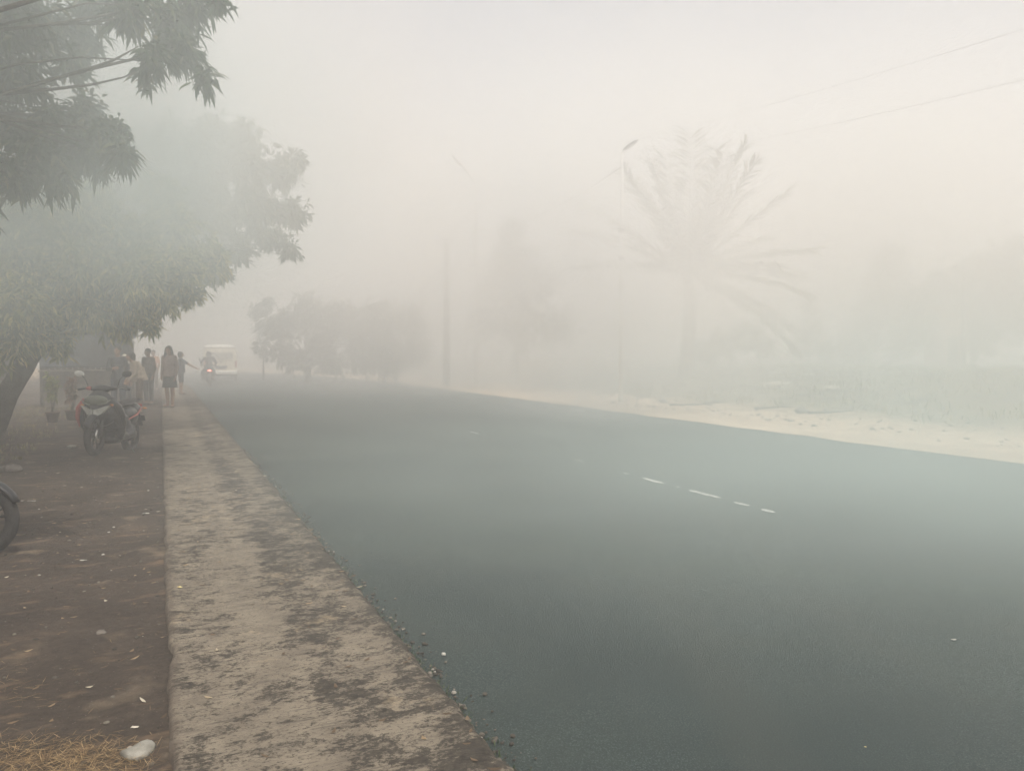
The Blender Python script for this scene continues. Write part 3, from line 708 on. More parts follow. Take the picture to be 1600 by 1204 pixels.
    t.tube([pe.lerp(ch, .9), pe.lerp(ch, .4), pe-Vector((0, 0, .07))], [.145*bd+g_, .135*bd+g_, .155*bd+g_*1.6], 18, sq=.72)
    t.chain([j['sl'], ne-Vector((0, 0, .075)), j['sr']], [.062, .07, .062])
    for k in 'rl':
        if top[1] > .6: t.chain([j['s'+k], j['e'+k], j['e'+k].lerp(j['w'+k], .92)], [.062*bd, .05*bd, .036], 12)
        else: t.chain([j['s'+k], j['s'+k].lerp(j['e'+k], .8)], [.063*bd, .055*bd], 12)
    t.blend('shirt' if top[1] < .6 else 'long_sleeved_top', M[top[0]], root, .011, 3)
    # bottom
    kind, bm = bottom
    if kind == 'skirt':
        rr = []
        for q in range(10):
            u = q/9; z = pe.z+.08-u*.44; wx = .145+.06*u; rr.append([Vector((pe.x+wx*math.cos(a)*(1+.035*u*math.sin(7*a)), pe.y+wx*.78*math.sin(a)*(1+.035*u*math.sin(7*a)), z)) for a in [2*math.pi*i/32 for i in range(32)]])
        rr += [[Vector((p.x*.94+pe.x*.06, p.y*.94+pe.y*.06, p.z+.004)) for p in r] for r in reversed(rr)]
        MB().rings(rr, cap=False).build('skirt', M[bm], root)
    else:
        t = MB(); t.ell(pe, (.155*bd, .11*bd, .12))
        for k in 'rl':
            kn = j['k'+k]; an = j['a'+k]
            if kind == 'shorts': t.chain([j['h'+k], kn+Vector((0, 0, .03))], [.098*bd, .078*bd])
            else: t.chain([j['h'+k], kn, an+(kn-an).normalized()*.05], [.096*bd, .072*bd, .055])
        t.blend(kind, M[bm], root, .011, 2)
    for k in 'rl':
        a, to = j['a'+k], j['t'+k]; s_ = MB(); s_.chain([Vector((a.x, a.y-.03, to.z-.02)), Vector((to.x, to.y, to.z-.02))], [.036, .038], 12)
        o = s_.blend('shoe', M[shoes], root, .008, 1)
    return root
def gz(x, y):
    s, n = SN(x, y); return left_z(s, n) if n < -WALK else .125 if n < 0 else 0.0
def stand(u, v, Y=None, z=.125): p = gnd(u, v, z); p.z = gz(p.x, p.y); return p
fc = R(180)                         # facing the camera
person('woman with long dark hair in a dusty pink top and dark skirt on the sidewalk', stand(266, 636), fc+R(-10), 1.64, hair='long', top=('c_pink', 1), bottom=('skirt', 'c_dark'), headturn=.3,
       J=dict(wr=(.17, .10, .86), wl=(-.2, .03, .84), kr=(.075, .02, .48), kl=(-.075, .0, .48), ar=(.08, -.01, .085), al=(-.085, .02, .085)), loose=.02)
p5 = gnd(283, 621, .0)
person('short person in dark clothes reaching an arm out toward the scooter rider', (p5.x, p5.y, gz(p5.x, p5.y)), R(-60), 1.50, hair='bob', top=('c_navy', .4), bottom=('shorts', 'c_dark'), headturn=.2,
       J=dict(er=(.33, .24, 1.16), wr=(.42, .48, 1.02), dr=(.25, .8, -.35), pr=(-.3, -.3, -1), wl=(-.24, .04, .85)))
person('person in a pale beige tunic stooping slightly behind the parked motorcycle', stand(219, 643), R(120), 1.58, hair='bob', top=('c_beige', 1), bottom=('trousers', 'c_brown'), loose=.03,
       J=dict(chest=(0, .07, 1.19), neck=(0, .13, 1.36), head=(0, .20, 1.47), sr=(.15, .09, 1.30), sl=(-.15, .09, 1.30), er=(.19, .13, 1.03), el=(-.19, .11, 1.03), wr=(.14, .30, .88), wl=(-.16, .26, .86)))
person('person in a dark jacket standing against the stall beside the headscarf wearer', stand(186, 642), fc+R(8), 1.66, hair='short', top=('c_dark', 1), bottom=('trousers', 'c_navy'),
       J=dict(wr=(.06, .20, 1.10), er=(.22, .06, 1.08), dr=(-.9, .2, .1), pr=(0, -1, 0)))
person('shorter person wearing a pale headscarf between the two adults at the stall', stand(197, 639), fc, 1.46, hair='scarf', hairmat='c_cream', top=('c_brown', 1), bottom=('trousers', 'c_dark'))
person('person in brown clothes standing just right of the stooping figure', stand(233, 629), R(160), 1.62, hair='short', top=('c_brown', 1), bottom=('trousers', 'c_dark'), build=1.05)
person('distant person in a faded orange shirt on the verge beyond the others', stand(241, 607), fc, 1.6, hair='short', top=('c_orange', .4), bottom=('trousers', 'c_brown'))

# rider and scooter moving away in the near lane
rp = gnd(320, 603, 0)
rd = R(114)
scooter('scooter ridden away from the camera with its red tail lamp lit', (rp.x, rp.y+.5, -.005), rd, 0, accent='gloss', lit=True, group=grp)
person('rider in dark jacket seated on the scooter, seen from behind', (rp.x+math.cos(rd)*-.30, rp.y+.5+math.sin(rd)*-.30, 0), rd-R(90), 1.65, hair='helmet', hairmat='black', top=('c_dark', 1), bottom=('trousers', 'c_navy'), build=1.15, group='people at the roadside',
       J=dict(pel=(0, 0, .88), chest=(0, .05, 1.20), neck=(0, .07, 1.38), head=(0, .10, 1.50), hr=(.09, .02, .86), hl=(-.09, .02, .86), kr=(.21, .40, .70), kl=(-.21, .40, .70), ar=(.17, .30, .42), al=(-.17, .30, .42), tr=(.18, .43, .37), tl=(-.18, .43, .37),
              sr=(.17, .06, 1.33), sl=(-.17, .06, 1.33), er=(.33, .24, 1.10), el=(-.33, .24, 1.10), wr=(.30, .52, 1.0), wl=(-.30, .52, 1.0), dr=(0, 1, -.1), dl=(0, 1, -.1), pr=(0, -.1, -1), pl=(0, -.1, -1)))

# ------------------------------------------------------------ minibus
def minibus(loc, rz):
    root = empty('minibus', loc, rz); tag(root, 'cream minibus driving away down the left lane ahead of the scooter', 'minibus')
    W, L = .86, 4.2
    def sec(x, wb, wt, z0, z1, z2, rf):  # body cross-section: lower side, shoulder, tapered cabin, rounded roof
        pts = [(-wb+.05, z0), (-wb, z0+.10), (-wb, z1), (-wt, z2-.16), (-wt+.06, z2-.05), (-wt+.18, z2), (0, z2+rf), (wt-.18, z2), (wt-.06, z2-.05), (wt, z2-.16), (wb, z1), (wb, z0+.10), (wb-.05, z0)]
        return [Vector((x, y, z)) for y, z in pts]
    rr = [sec(-2.10, .80, .72, .42, 1.12, 1.84, .02), sec(-2.05, .86, .77, .36, 1.15, 1.92, .04), sec(-1.6, .88, .79, .34, 1.15, 1.96, .05), sec(.6, .88, .79, .34, 1.15, 1.97, .05), sec(1.1, .88, .76, .34, 1.15, 1.90, .04),
          sec(1.65, .86, .74, .36, 1.05, 1.35, .02), sec(2.0, .82, .66, .40, .85, 1.02, .01), sec(2.12, .72, .6, .45, .7, .85, .01)]
    MB().rings(rr).build('body', M['van'], root)
    r = MB(); rr = [[Vector((x, y, z)) for y, z in [(-w_, zz-.10), (-w_+.03, zz-.03), (-w_+.2, zz+.025), (0, zz+.06), (w_-.2, zz+.025), (w_-.03, zz-.03), (w_, zz-.10)]] for x, w_, zz in [(-2.12, .755, 1.92), (-1.6, .80, 1.975), (.6, .80, 1.985), (1.05, .77, 1.93)]]
    r.rings(rr).build('roof_panel', M['vanroof'], root)
    t = MB(); t.box((-2.11, 0, 1.42), (.03, 1.30, .46), Matrix.Rotation(R(8), 4, 'Y'), .015); wv = t.build('rear_window', M['vglass'], root, False)
    MB().box((-2.13, 0, 1.02), (.02, 1.36, .03), None, .005).build('tailgate_crease', M['van'], root, False)
    MB().ell((-2.13, 0, 1.10), (.015, .05, .05)).build('badge', M['chrome'], root)
    MB().add([(-2.145, -.36, .86), (-2.145, .36, .86), (-2.145, .27, .68), (-2.145, -.27, .68), (-2.10, -.36, .86), (-2.10, .36, .86), (-2.10, .27, .68), (-2.10, -.27, .68)], [(0, 3, 2, 1), (0, 1, 5, 4), (1, 2, 6, 5), (2, 3, 7, 6), (3, 0, 4, 7), (4, 5, 6, 7)]).build('plate_recess', M['darkmetal'], root, False)
    b = MB(); b.box((-2.13, 0, .50), (.16, 1.68, .20), None, .05); b.build('rear_bumper', M['vanroof'], root, False)
    MB().box((-2.08, 0, .36), (.14, 1.6, .10), None, .02).build('underbody', M['black'], root, False)
    for y in (-1, 1):
        MB().box((-2.10, y*.79, .95), (.05, .10, .36), None, .02).build('tail_light', M['redlens'], root, False)
        for x in (-1.3, 1.3):
            w2 = MB(); w2.lathe([(.13, y*.70), (.29, y*.70), (.30, y*.74), (.30, y*.86), (.27, y*.885), (.17, y*.885)], (x, 0, .30), 'y', 28); wo = w2.build('wheel', M['rubber'], root)
            MB().lathe([(.02, y*.875), (.17, y*.87), (.17, y*.84)], (x, 0, .30), 'y', 20).build('rim', M['steel'], wo)
        for x0, x1 in ((-1.85, -.85), (-.78, .2), (.27, 1.0)):
            q = MB(); q.add([(x0, y*.885, 1.2), (x1, y*.885, 1.2), (x1, y*.805, 1.75), (x0, y*.805, 1.75), (x0, y*.86, 1.2), (x1, y*.86, 1.2), (x1, y*.78, 1.75), (x0, y*.78, 1.75)], [(0, 1, 2, 3), (7, 6, 5, 4), (0, 4, 5, 1), (1, 5, 6, 2), (2, 6, 7, 3), (3, 7, 4, 0)])
            q.build('side_window', M['vglass'], root, False)
        mi = MB(); mi.box((1.15, y*1.0, 1.22), (.08, .12, .2), None, .02); mi.tube([(1.15, y*.84, 1.15), (1.15, y*.96, 1.18)], .015, 6); mi.build('side_mirror', M['black'], root)
    MB().add([(1.16, -.68, 1.84), (1.16, .68, 1.84), (1.70, .70, 1.36), (1.70, -.70, 1.36), (1.14, -.68, 1.80), (1.14, .68, 1.80), (1.66, .70, 1.33), (1.66, -.70, 1.33)], [(0, 3, 2, 1), (4, 5, 6, 7), (0, 1, 5, 4), (1, 2, 6, 5), (2, 3, 7, 6), (3, 0, 4, 7)]).build('windscreen', M['vglass'], root, False)
    return root
vp = at(345, 590, 41.8)
minibus((vp.x-.83, vp.y+1.96, 0), R(113))

# ------------------------------------------------------------ roadside stall
def stall():
    base = Vector(at(66, 640, 20.9)); base.z = 0
    rz = R(26); root = empty('stall', (base.x, base.y, gz(base.x, base.y)-.02), rz); tag(root, 'dark plank roadside stall with tarpaulin front under the mango trees', 'stall')
    Wd, Dp, H = 2.12, 1.5, 2.1
    for x, y, h in ((.0, 0, H), (Wd, 0, H+.02), (0, Dp, H-.2), (Wd, Dp, H-.2)):
        MB().tube([(x, y, -.2), (x+.01, y, h*.5), (x, y, h)], [.055, .05, .045], 10).build('post', M['post'], root)
    wall = MB(); rnd = random.Random(4)
    for i in range(15):
        x = .06+i*.148; wall.box((x+.07, .02+rnd.uniform(-.004, .004), .52), (.138, .022, .98+rnd.uniform(-.03, .03)))
    for i in range(10):
        y = .1+i*.145; wall.box((Wd-.01, y+.06, .95), (.022, .136, 1.8)); wall.box((.01, y+.06, .95), (.022, .136, 1.8))
    for i in range(15): wall.box((.13+i*.148, Dp-.01, .95), (.138, .022, 1.8+rnd.uniform(-.03, .03)))
    wall.build('plank_wall', M['plank'], root, False)
    MB().box((Wd/2, -.10, 1.03), (Wd+.1, .4, .04), None, .01).build('counter', M['plank'], root, False)
    rows = [[(x, -.12-.05*math.sin(x*9)-.04*nz(x*3, z*2), z) for x in frange(-.02, Wd+.02, 40)] for z in frange(1.12, 2.02, 14)]
    me = sheet('tarpaulin', rows, M['tarp'], kind=None, parent=root); md = me.modifiers.new('t', 'SOLIDIFY'); md.thickness = .006
    rf = MB()
    rr = [[Vector((x, -.55+q*.0, 2.02+.02*math.sin(x*20)))-Vector((0, 0, 0)) for x in frange(-.25, Wd+.3, 60)], [Vector((x, Dp+.3, 1.78+.02*math.sin(x*20))) for q in (0,) for x in frange(-.25, Wd+.3, 60)]] if False else None
    rows = [[(x, y, 2.13-.17*(y+.55)/2.3+.018*math.sin(x*42)) for x in frange(-.2, Wd+.2, 120)] for y in frange(-.55, Dp+.25, 10)]
    ro = sheet('roof', rows, M['tarp'], kind=None, parent=root); md = ro.modifiers.new('t', 'SOLIDIFY'); md.thickness = .008
    bm_ = MB()
    for y in (-.02, Dp): bm_.box((Wd/2, y+.06, H-.04-.12*(y > 1)), (Wd+.2, .05, .08))
    bm_.build('roof_beam', M['post'], root, False)
stall()
# potted plants by the stall
def potted(name, p, h, m, label, seed, r=.16, cat='potted plant'):
    p = Vector(p); p.z = gz(p.x, p.y)-.01; root = empty(name, p); tag(root, label, cat)
    MB().lathe([(.09, 0), (.13, .20), (.145, .20), (.145, .235), (.12, .235), (.11, .2)], seg=20).build('pot', M['terracotta'], root)
    st = MB(); rnd = random.Random(seed)
    for k in range(6): limb(st, (rnd.uniform(-.03, .03), rnd.uniform(-.03, .03), .2), (rnd.uniform(-r, r)*.8, rnd.uniform(-r, r)*.8, h-.1), .008, .004, .1, seed+k, 4, 5)
    st.build('stem', M['bark'], root)
    P, A = sprays([((0, 0, h-.05), (r, r, .2), 1), ((0, 0, h-.28), (r*.8, r*.8, .18), .7)], 60, seed, 6, .2)
    leaves('foliage', P, A, .10, .045, M[m], root, .3, seed)
potted('potted_plant', at(82, 640, 16.6), .92, 'yleaf', 'yellow-green leafy plant in a clay pot by the stall post', 21)
potted('potted_plant', at(112, 636, 17.2), .86, 'rleaf', 'reddish leafy plant in a clay pot in front of the stall', 22)

# ------------------------------------------------------------ right-hand side
def rz_at(x, y):
    s, n = SN(x, y)
    if n < ROADW: return 0
    return right_z(s, n) if n < 34 else .8
def palm(u, Ybase, vc, rpx, label):
    c = at(u, vc, Ybase); b = Vector((c.x-.1, Ybase, 0)); b.z = rz_at(b.x, b.y)-.1
    root = empty('palm_tree', b); tag(root, label, 'palm tree')
    top = c-b; mb = MB(); K = []; rad = []
    for i in range(60):
        t = i/59; K.append(Vector((0, 0, 0)).lerp(top, t)+Vector((.12*math.sin(t*3), 0, 0))); rad.append((.30-.06*t+.1*math.exp(-t*12))*(1+.08*(i % 2)))
    mb.tube(K, rad, 14); mb.build('trunk', M['palmbark'], root)
    L0 = rpx/1200*Ybase; rnd = random.Random(12); fr = []
    # (angle in the picture plane from +x, length factor, sag, depth lean)
    for a, lf, sag, dp in [(88, 1.12, .02, .1), (70, 1.08, .05, -.2), (105, 1.0, .04, .2), (122, .98, .08, -.15), (112, 1.02, .05, .45), (57, .95, .10, .3), (80, .95, .05, -.5), (45, 1.0, .10, -.1), (35, .9, .15, .4), (22, .95, .18, -.2), (14, .9, .22, .1), (5, .85, .25, -.4),
                           (-8, .85, .3, .2), (140, 1.0, .10, .1), (152, .98, .15, -.3), (165, .9, .15, .2), (-20, .8, .3, -.2), (97, 1.05, .03, .3), (76, 1.1, .04, .2), (64, 1.0, .06, -.3), (30, .7, .2, .9), (150, .7, .2, .9), (90, .8, .2, 1.1), (20, .75, .2, -.95), (160, .75, .2, -.95), (90, .8, .25, -1.1), (60, .8, .15, .8), (120, .8, .15, -.8)]:
        ar = R(a); d = Vector((math.cos(ar), dp, math.sin(ar))).normalized(); L = L0*lf; st = MB(); pts = []
        for i in range(15):
            t = i/14; p = top+d*L*t; p.z -= sag*L*t*t*1.1; pts.append(p)
        st.tube(pts, [.055-.047*i/14 for i in range(15)], 6); fo = st.build('frond', M['palm'], root)
        P, A = [], []
        for i in range(3, 60):
            t = i/60; k = t*14; q = pts[int(k)].lerp(pts[min(14, int(k)+1)], k-int(k)); tg = (pts[min(14, int(k)+1)]-pts[int(k)]).normalized()
            sd_ = tg.cross(Vector((0, 0, 1)));  sd_ = sd_.normalized() if sd_.length > .1 else Vector((1, 0, 0)); up = sd_.cross(tg)
            for s_ in (-1, 1): P.append(q); A.append(tg*.75+sd_*s_*.75+up*rnd.uniform(-.15, .4))
        leaves('leaflets', np.array([p[:] for p in P]), np.array([p[:] for p in A]), L*.17, .09, M['palm'], fo, .35, len(P)+a, segs=2)
    return root
palm(1075, 33.0, 430, 205, 'large feather-leaved palm standing on the bank across the road')

# right-hand trees and far bushes, each its own crown and trunk
def rtree(u, Y, lst, label, seed, leaf=(.24, .11), per=520, m='leaf_far', r0=.16, cat='tree', name='tree', grp_='trees and bushes across the road', bz=None):
    c = CL([(*q, 1) if len(q) == 4 else q for q in lst], Y); x = at(u, 560, Y).x; b = Vector((x, Y, 0)); b.z = (rz_at(x, Y) if bz is None else bz)-.05
    f = Vector((x+.1, Y, b.z+(min(q[0][2] for q in c)-b.z)*.8+.2))
    return broad_tree(name, b, f, c, r0, per, leaf, m, label, grp_, seed, nl=6, segs=1, twigs=1, cat=cat)
rtree(1520, 34, [(1480, 470, 60, 34), (1550, 440, 70, 34), (1600, 480, 70, 33), (1440, 500, 50, 34), (1530, 520, 45, 33), (1420, 530, 35, 34), (1590, 400, 50, 35)], 'broad leafy tree filling the far right behind the bank', 41)
rtree(1395, 38, [(1385, 430, 40, 38), (1395, 395, 26, 38), (1375, 480, 45, 38), (1350, 520, 40, 38), (1330, 545, 30, 38), (1410, 470, 40, 38)], 'pointed tree left of the broad leafy tree on the bank', 42)
rtree(1262, 37, [(1250, 540, 26, 37), (1270, 510, 22, 37), (1262, 480, 12, 37), (1290, 545, 22, 37)], 'small bush between the palm and the pointed tree', 43, cat='bush', name='bush', r0=.06)
rtree(1140, 34, [(1130, 535, 32, 34), (1170, 525, 30, 34), (1100, 545, 24, 34), (1195, 540, 22, 34)], 'low bush growing at the foot of the palm', 44, cat='bush', name='bush', r0=.06)
rtree(480, 40, [(440, 510, 40, 40), (480, 490, 45, 40), (530, 500, 45, 40), (500, 540, 40, 40), (440, 550, 28, 40), (560, 540, 36, 40), (470, 562, 34, 40), (520, 565, 34, 40)], 'rounded bushy tree on the outer bend left of the concrete pole', 45, m='leaf_far', per=620)
rtree(600, 40, [(590, 500, 50, 40), (640, 500, 40, 40), (600, 540, 45, 40), (650, 545, 36, 40), (610, 566, 34, 40), (570, 566, 30, 40)], 'spreading dark bush just left of the concrete pole', 46, m='leaf_far', cat='bush', name='bush', r0=.1, per=620)
rtree(805, 41, [(800, 400, 50, 41), (790, 450, 60, 41), (840, 440, 50, 41), (810, 500, 60, 41), (760, 500, 40, 41), (870, 510, 45, 41), (800, 360, 32, 41)], 'tall faint tree behind the street lamp', 47, m='leaf_dark')
rtree(410, 44, [(402, 485, 20, 44), (412, 510, 22, 44), (420, 470, 14, 44), (408, 545, 22, 44)], 'thin shrub at the left end of the far bushes', 48, m='leaf_dark', cat='bush', name='bush', r0=.06)

def pole(name, u, Y, vtop, r0, r1, m, label, cat, group=None):
    t = at(u, vtop, Y); b = Vector((t.x, Y, rz_at(t.x, Y)-.1)); root = empty(name, b); tag(root, label, cat, group)
    MB().lathe([(r0, 0), (r1, t.z-b.z), (r1*.6, t.z-b.z+.02)], seg=16).build('pole_shaft', M[m], root)
    return root, t-b
root, t = pole('utility_pole', 697, 36.5, 372, .17, .115, 'pole', 'thick grey concrete utility pole with short top bracket', 'utility pole')
MB().box((0, 0, t.z-.15), (.75, .07, .07)).build('crossarm', M['darkmetal'], root, False)
for x in (-.32, 0, .32): MB().lathe([(.02, t.z-.12), (.045, t.z-.08), (.045, t.z), (.025, t.z+.05)], (x, 0, 0), seg=10).build('insulator', M['silver'], root)
poleA = root.location+t
root, t = pole('street_lamp', 743, 38, 286, .09, .05, 'galv', 'tall slim street lamp with angled arm reaching up to the left', 'street lamp', 'street lamps across the road')
a0 = t; hp = at(718, 256, 37.4)-root.location
MB().tube([a0-Vector((0, 0, .05)), a0.lerp(hp, .5)+Vector((0, 0, .03)), hp], [.035, .03, .028], 8).build('lamp_arm', M['galv'], root)
dr_ = (hp-a0).normalized()
ho = MB().ell(hp+dr_*.22, (.36, .13, .075), dr_.to_track_quat('X', 'Z').to_matrix().to_4x4()).build('lamp_head', M['galv'], root)
MB().ell(hp+dr_*.24-Vector((0, 0, .05)), (.24, .10, .05), dr_.to_track_quat('X', 'Z').to_matrix().to_4x4()).build('lamp_lens', M['lens'], root)
MB().tube([a0-Vector((0, 0, .02)), a0+Vector((.28, 0, .08))], .03, 8).build('arm_stub', M['galv'], root)
lampT = root.location+t
root, t = pole('street_lamp', 972, 25, 240, .075, .05, 'palepole', 'pale street lamp post with three dark clips and a dark lamp head', 'street lamp', 'street lamps across the road')
hp = at(976, 233, 25)-root.location; h2_ = at(996, 219, 24.8)-root.location; dd = (h2_-hp).normalized(); rot = dd.to_track_quat('X', 'Z').to_matrix().to_4x4()
MB().tube([t, hp, hp.lerp(h2_, .3)], .03, 8).build('lamp_arm', M['palepole'], root)
MB().ell(hp.lerp(h2_, .45), (.30, .11, .06), rot).build('lamp_head', M['darkmetal'], root)
MB().ell(hp.lerp(h2_, .5)-Vector((0, 0, .045)), (.18, .08, .035), rot).build('lamp_lens', M['lens'], root)
for v in (360, 404, 447):
    z = at(966, v, 25).z-root.location.z; m_ = MB(); m_.torus((0, 0, z), .075, .02, 'z', 20, 8, 2.2); m_.box((-.05, -.06, z), (.09, .06, .14), None, .012); m_.build('clip', M['darkmetal'], root)
lamp2 = root.location+t
nxt = Vector((17.5, 11.5, 9.6))
def cable(name, a, b, sag, label, r=.012):
    a, b = Vector(a), Vector(b); pts = []
    for i in range(25): u = i/24; p = a.lerp(b, u); p.z -= sag*4*u*(1-u); pts.append(p)
    root = empty(name, a); o = MB().tube([p-a for p in pts], r, 5).build('cable', M['wire'], root); tag(root, label, 'power line', 'overhead cables across the road')
# the next pole, outside the frame to the right, carries the cables
root = empty('utility_pole', (nxt.x, nxt.y, rz_at(nxt.x, nxt.y)-.1)); tag(root, 'utility pole beyond the right picture edge carrying the overhead cables', 'utility pole')
MB().lathe([(.17, 0), (.11, 9.9), (.07, 9.92)], seg=14).build('pole_shaft', M['pole'], root)
cable('power_line', lamp2+Vector((0, 0, .3)), nxt, .25, 'upper overhead cable rising from the pale lamp post to the right edge', .0028)
cable('power_line', lamp2+Vector((0, 0, -.35)), nxt-Vector((0, 0, 1.3)), .35, 'lower overhead cable rising from the pale lamp post to the right edge', .0028)
cable('power_line', poleA, lampT-Vector((0, 0, 2.3)), .15, 'short cable between the concrete pole and the slim street lamp')
cable('power_line', lampT-Vector((0, 0, 2.3)), lamp2-Vector((0, 0, .4)), .5, 'long cable between the slim street lamp and the pale lamp post')
root, t = pole('utility_pole', 1508, 31, 425, .10, .08, 'pole', 'thin pole standing before the pale pink wall at far right', 'utility pole')
# pale pink outbuilding among the trees at far right
def house():
    p = at(1480, 560, 33); root = empty('building', (p.x, 32.4, .75)); tag(root, 'small pale pink plastered outbuilding among the trees at far right', 'building')
    MB().box((0, .8, 1.1), (.95, 1.6, 2.3), None, .01).build('wall', M['wall'], root, False)
    MB().add([(-.7, -.25, 2.2), (.7, -.25, 2.2), (.7, .8, 2.75), (-.7, .8, 2.75), (.7, 1.85, 2.2), (-.7, 1.85, 2.2), (-.7, -.25, 2.26), (.7, -.25, 2.26), (.7, .8, 2.81), (-.7, .8, 2.81), (.7, 1.85, 2.26), (-.7, 1.85, 2.26)],
             [(0, 1, 2, 3), (3, 2, 4, 5), (6, 9, 8, 7), (9, 11, 10, 8), (0, 6, 7, 1), (5, 4, 10, 11), (0, 3, 9, 6), (3, 5, 11, 9), (1, 7, 8, 2), (2, 8, 10, 4)]).build('roof', M['rooftile'], root, False)
    MB().box((-.1, -.012, .75), (.5, .03, 1.5), None, .008).build('door', M['plank'], root, False)
house()

# ------------------------------------------------------------ loose things on the ground
def rock(name, p, r, m, label, cat, seed, flat=.5, group=None, elong=1.3, rz=0):
    rnd = random.Random(seed); mb = MB(); mb.ell((0, 0, 0), (r*elong, r, r*flat), nu=16, nv=10)
    mb.v = [tuple(Vector(v)*(1+.28*noise.noise(Vector(v)/r*1.3+Vector((seed, 0, 0))))) for v in mb.v]
    o = mb.build(name, M[m], None, False); o.location = p; o.rotation_euler = (0, 0, rz); tag(o, label, cat, group); return o
def lp(u, v, up=.0):
    p = gnd(u, v, .1)
    for _ in range(4): s, n = SN(p.x, p.y); p = gnd(u, v, left_z(s, n))
    return Vector((p.x, p.y, p.z+up))
def rp_(u, v, up=0):
    p = gnd(u, v, 0)
    for _ in range(25): s, n = SN(p.x, p.y); p = gnd(u, v, p.z*.5+.5*min(.9, right_z(s, n)))
    return Vector((p.x, p.y, p.z+up))
# pale flat stone with a pointed left end, bottom left
st = MB(); out = [(-.062, -.012), (-.045, -.002), (-.03, .022), (-.018, .052), (0, .066), (.022, .06), (.04, .045), (.046, .015), (.036, -.015), (.012, -.034), (-.015, -.036), (-.04, -.024)]
st.rings([[Vector((x*k, y*k, z)) for x, y in out] for k, z in ((.9, -.01), (1.0, .004), (.9, .018), (.5, .026))])
o = st.build('stone', M['stone'], None, True); o.location = lp(217, 1180, .008); o.rotation_euler = (0, R(6), R(4)); o.scale = (1.05, 1.25, 1); tag(o, 'pale flat stone with pointed end lying in dry straw beside the sidewalk', 'stone')
rock('stone', gnd(693, 1021, .002), .010, 'white', 'tiny white pebble on the asphalt beside the kerb', 'stone', 3, .8)
rock('stone', lp(112, 700, .03), .05, 'stone', 'small pale stone on the dirt left of the parked motorcycle', 'stone', 4)
rock('stone', lp(16, 736, .03), .10, 'darkstone', 'rounded brown stone at the left edge below the bank', 'stone', 5, .6)
rock('stone', lp(158, 988, .0), .022, 'darkstone', 'dark lump half sunk in the near dirt', 'stone', 6, .7)
def scrap(p, sx, sy, m, label, seed, name='scrap', cat='litter', rz=0):
    rnd = random.Random(seed); rows = [[(x*sx, y*sy, .006+.35*min(sx, sy)*abs(nz(x*1.6+seed, y*1.6, seed))) for x in frange(-.5, .5, 9)] for y in frange(-.5, .5, 7)]
    rows = [[(x+.12*sx*nz(x*9/sx, seed, 1), y+.15*sy*nz(y*9/sy, seed, 2), z) for x, y, z in r] for r in rows]
    o = sheet(name, rows, M[m], kind=None); md = o.modifiers.new('t', 'SOLIDIFY'); md.thickness = .0015; o.location = p; o.rotation_euler = (0, 0, rz); tag(o, label, cat, 'scraps of litter'); return o
scrap(gnd(281, 918, .125), .035, .018, 'ywrap', 'small pale yellow wrapper on the sidewalk edge', 7, rz=-.6)
scrap(lp(30, 783), .09, .03, 'white', 'white scrap of paper near the left edge above the cut-off motorcycle', 8)
scrap(lp(50, 783), .08, .02, 'white', 'narrow white scrap on the dirt right of another near the left edge', 9)
scrap(lp(228, 803), .055, .03, 'white', 'white scrap on the dirt close to the sidewalk', 10, rz=.6)
scrap(lp(211, 1137), .03, .015, 'sack', 'small curled buff scrap above the pale flat stone', 11)
scrap(lp(130, 876), .05, .02, 'white', 'pale scrap in the middle of the near dirt', 12)
scrap(gnd(1490, 1000, .004), .025, .012, 'white', 'tiny white scrap on the right side of the asphalt', 13)
scrap(gnd(1352, 1168, .004), .008, .006, 'ywrap', 'tiny yellowish scrap at the bottom right of the asphalt', 14)
for i, (u, v, sx, label) in enumerate([(1062, 594, .9, 'pale sacking heap on the bank nearest the palm trunk'), (1100, 600, .5, 'small pale sacking bundle right of the heap by the palm'), (1160, 602, .5, 'pale crumpled bag on the bank in the middle of the rubbish line'),
                                       (1215, 602, 1.5, 'long pale sheet of sacking on the bank'), (1300, 608, 1.1, 'narrow pale strip at the right end of the rubbish line')]):
    o = rock('sack', rp_(u, v, .05), sx*.22, 'sack', label, 'sack', 20+i, .32, 'pale sacks dumped on the bank', 1.5, .1*i)
for i, (u, v, L, label) in enumerate([(1080, 635, 1.3, 'dark charred stick lying on the sand nearest the palm'), (1122, 631, .9, 'short charred stick behind the sand strip below the palm'), (1210, 639, 1.1, 'dark charred branch at the middle of the sand strip'), (1300, 646, 1.3, 'charred branch at the right end of the sand strip')]):
    p = rp_(u, v, .03); mb = MB(); limb(mb, (-L/2, 0, 0), (L/2, .1, .02), .035, .018, .03, i+5, 6, 7); o = mb.build('branch', M['charred'], None); o.location = p; o.rotation_euler = (0, 0, R(-6+i*4)); tag(o, label, 'branch', 'charred branches on the sand')
rock('stone', rp_(1036, 629, .05), .10, 'darkstone', 'dark rock at the left end of the sand strip', 'stone', 31, .7)
rock('stone', rp_(1252, 645, .06), .16, 'darkstone', 'mossy grey rock on the sand between the charred branches', 'stone', 32, .6)

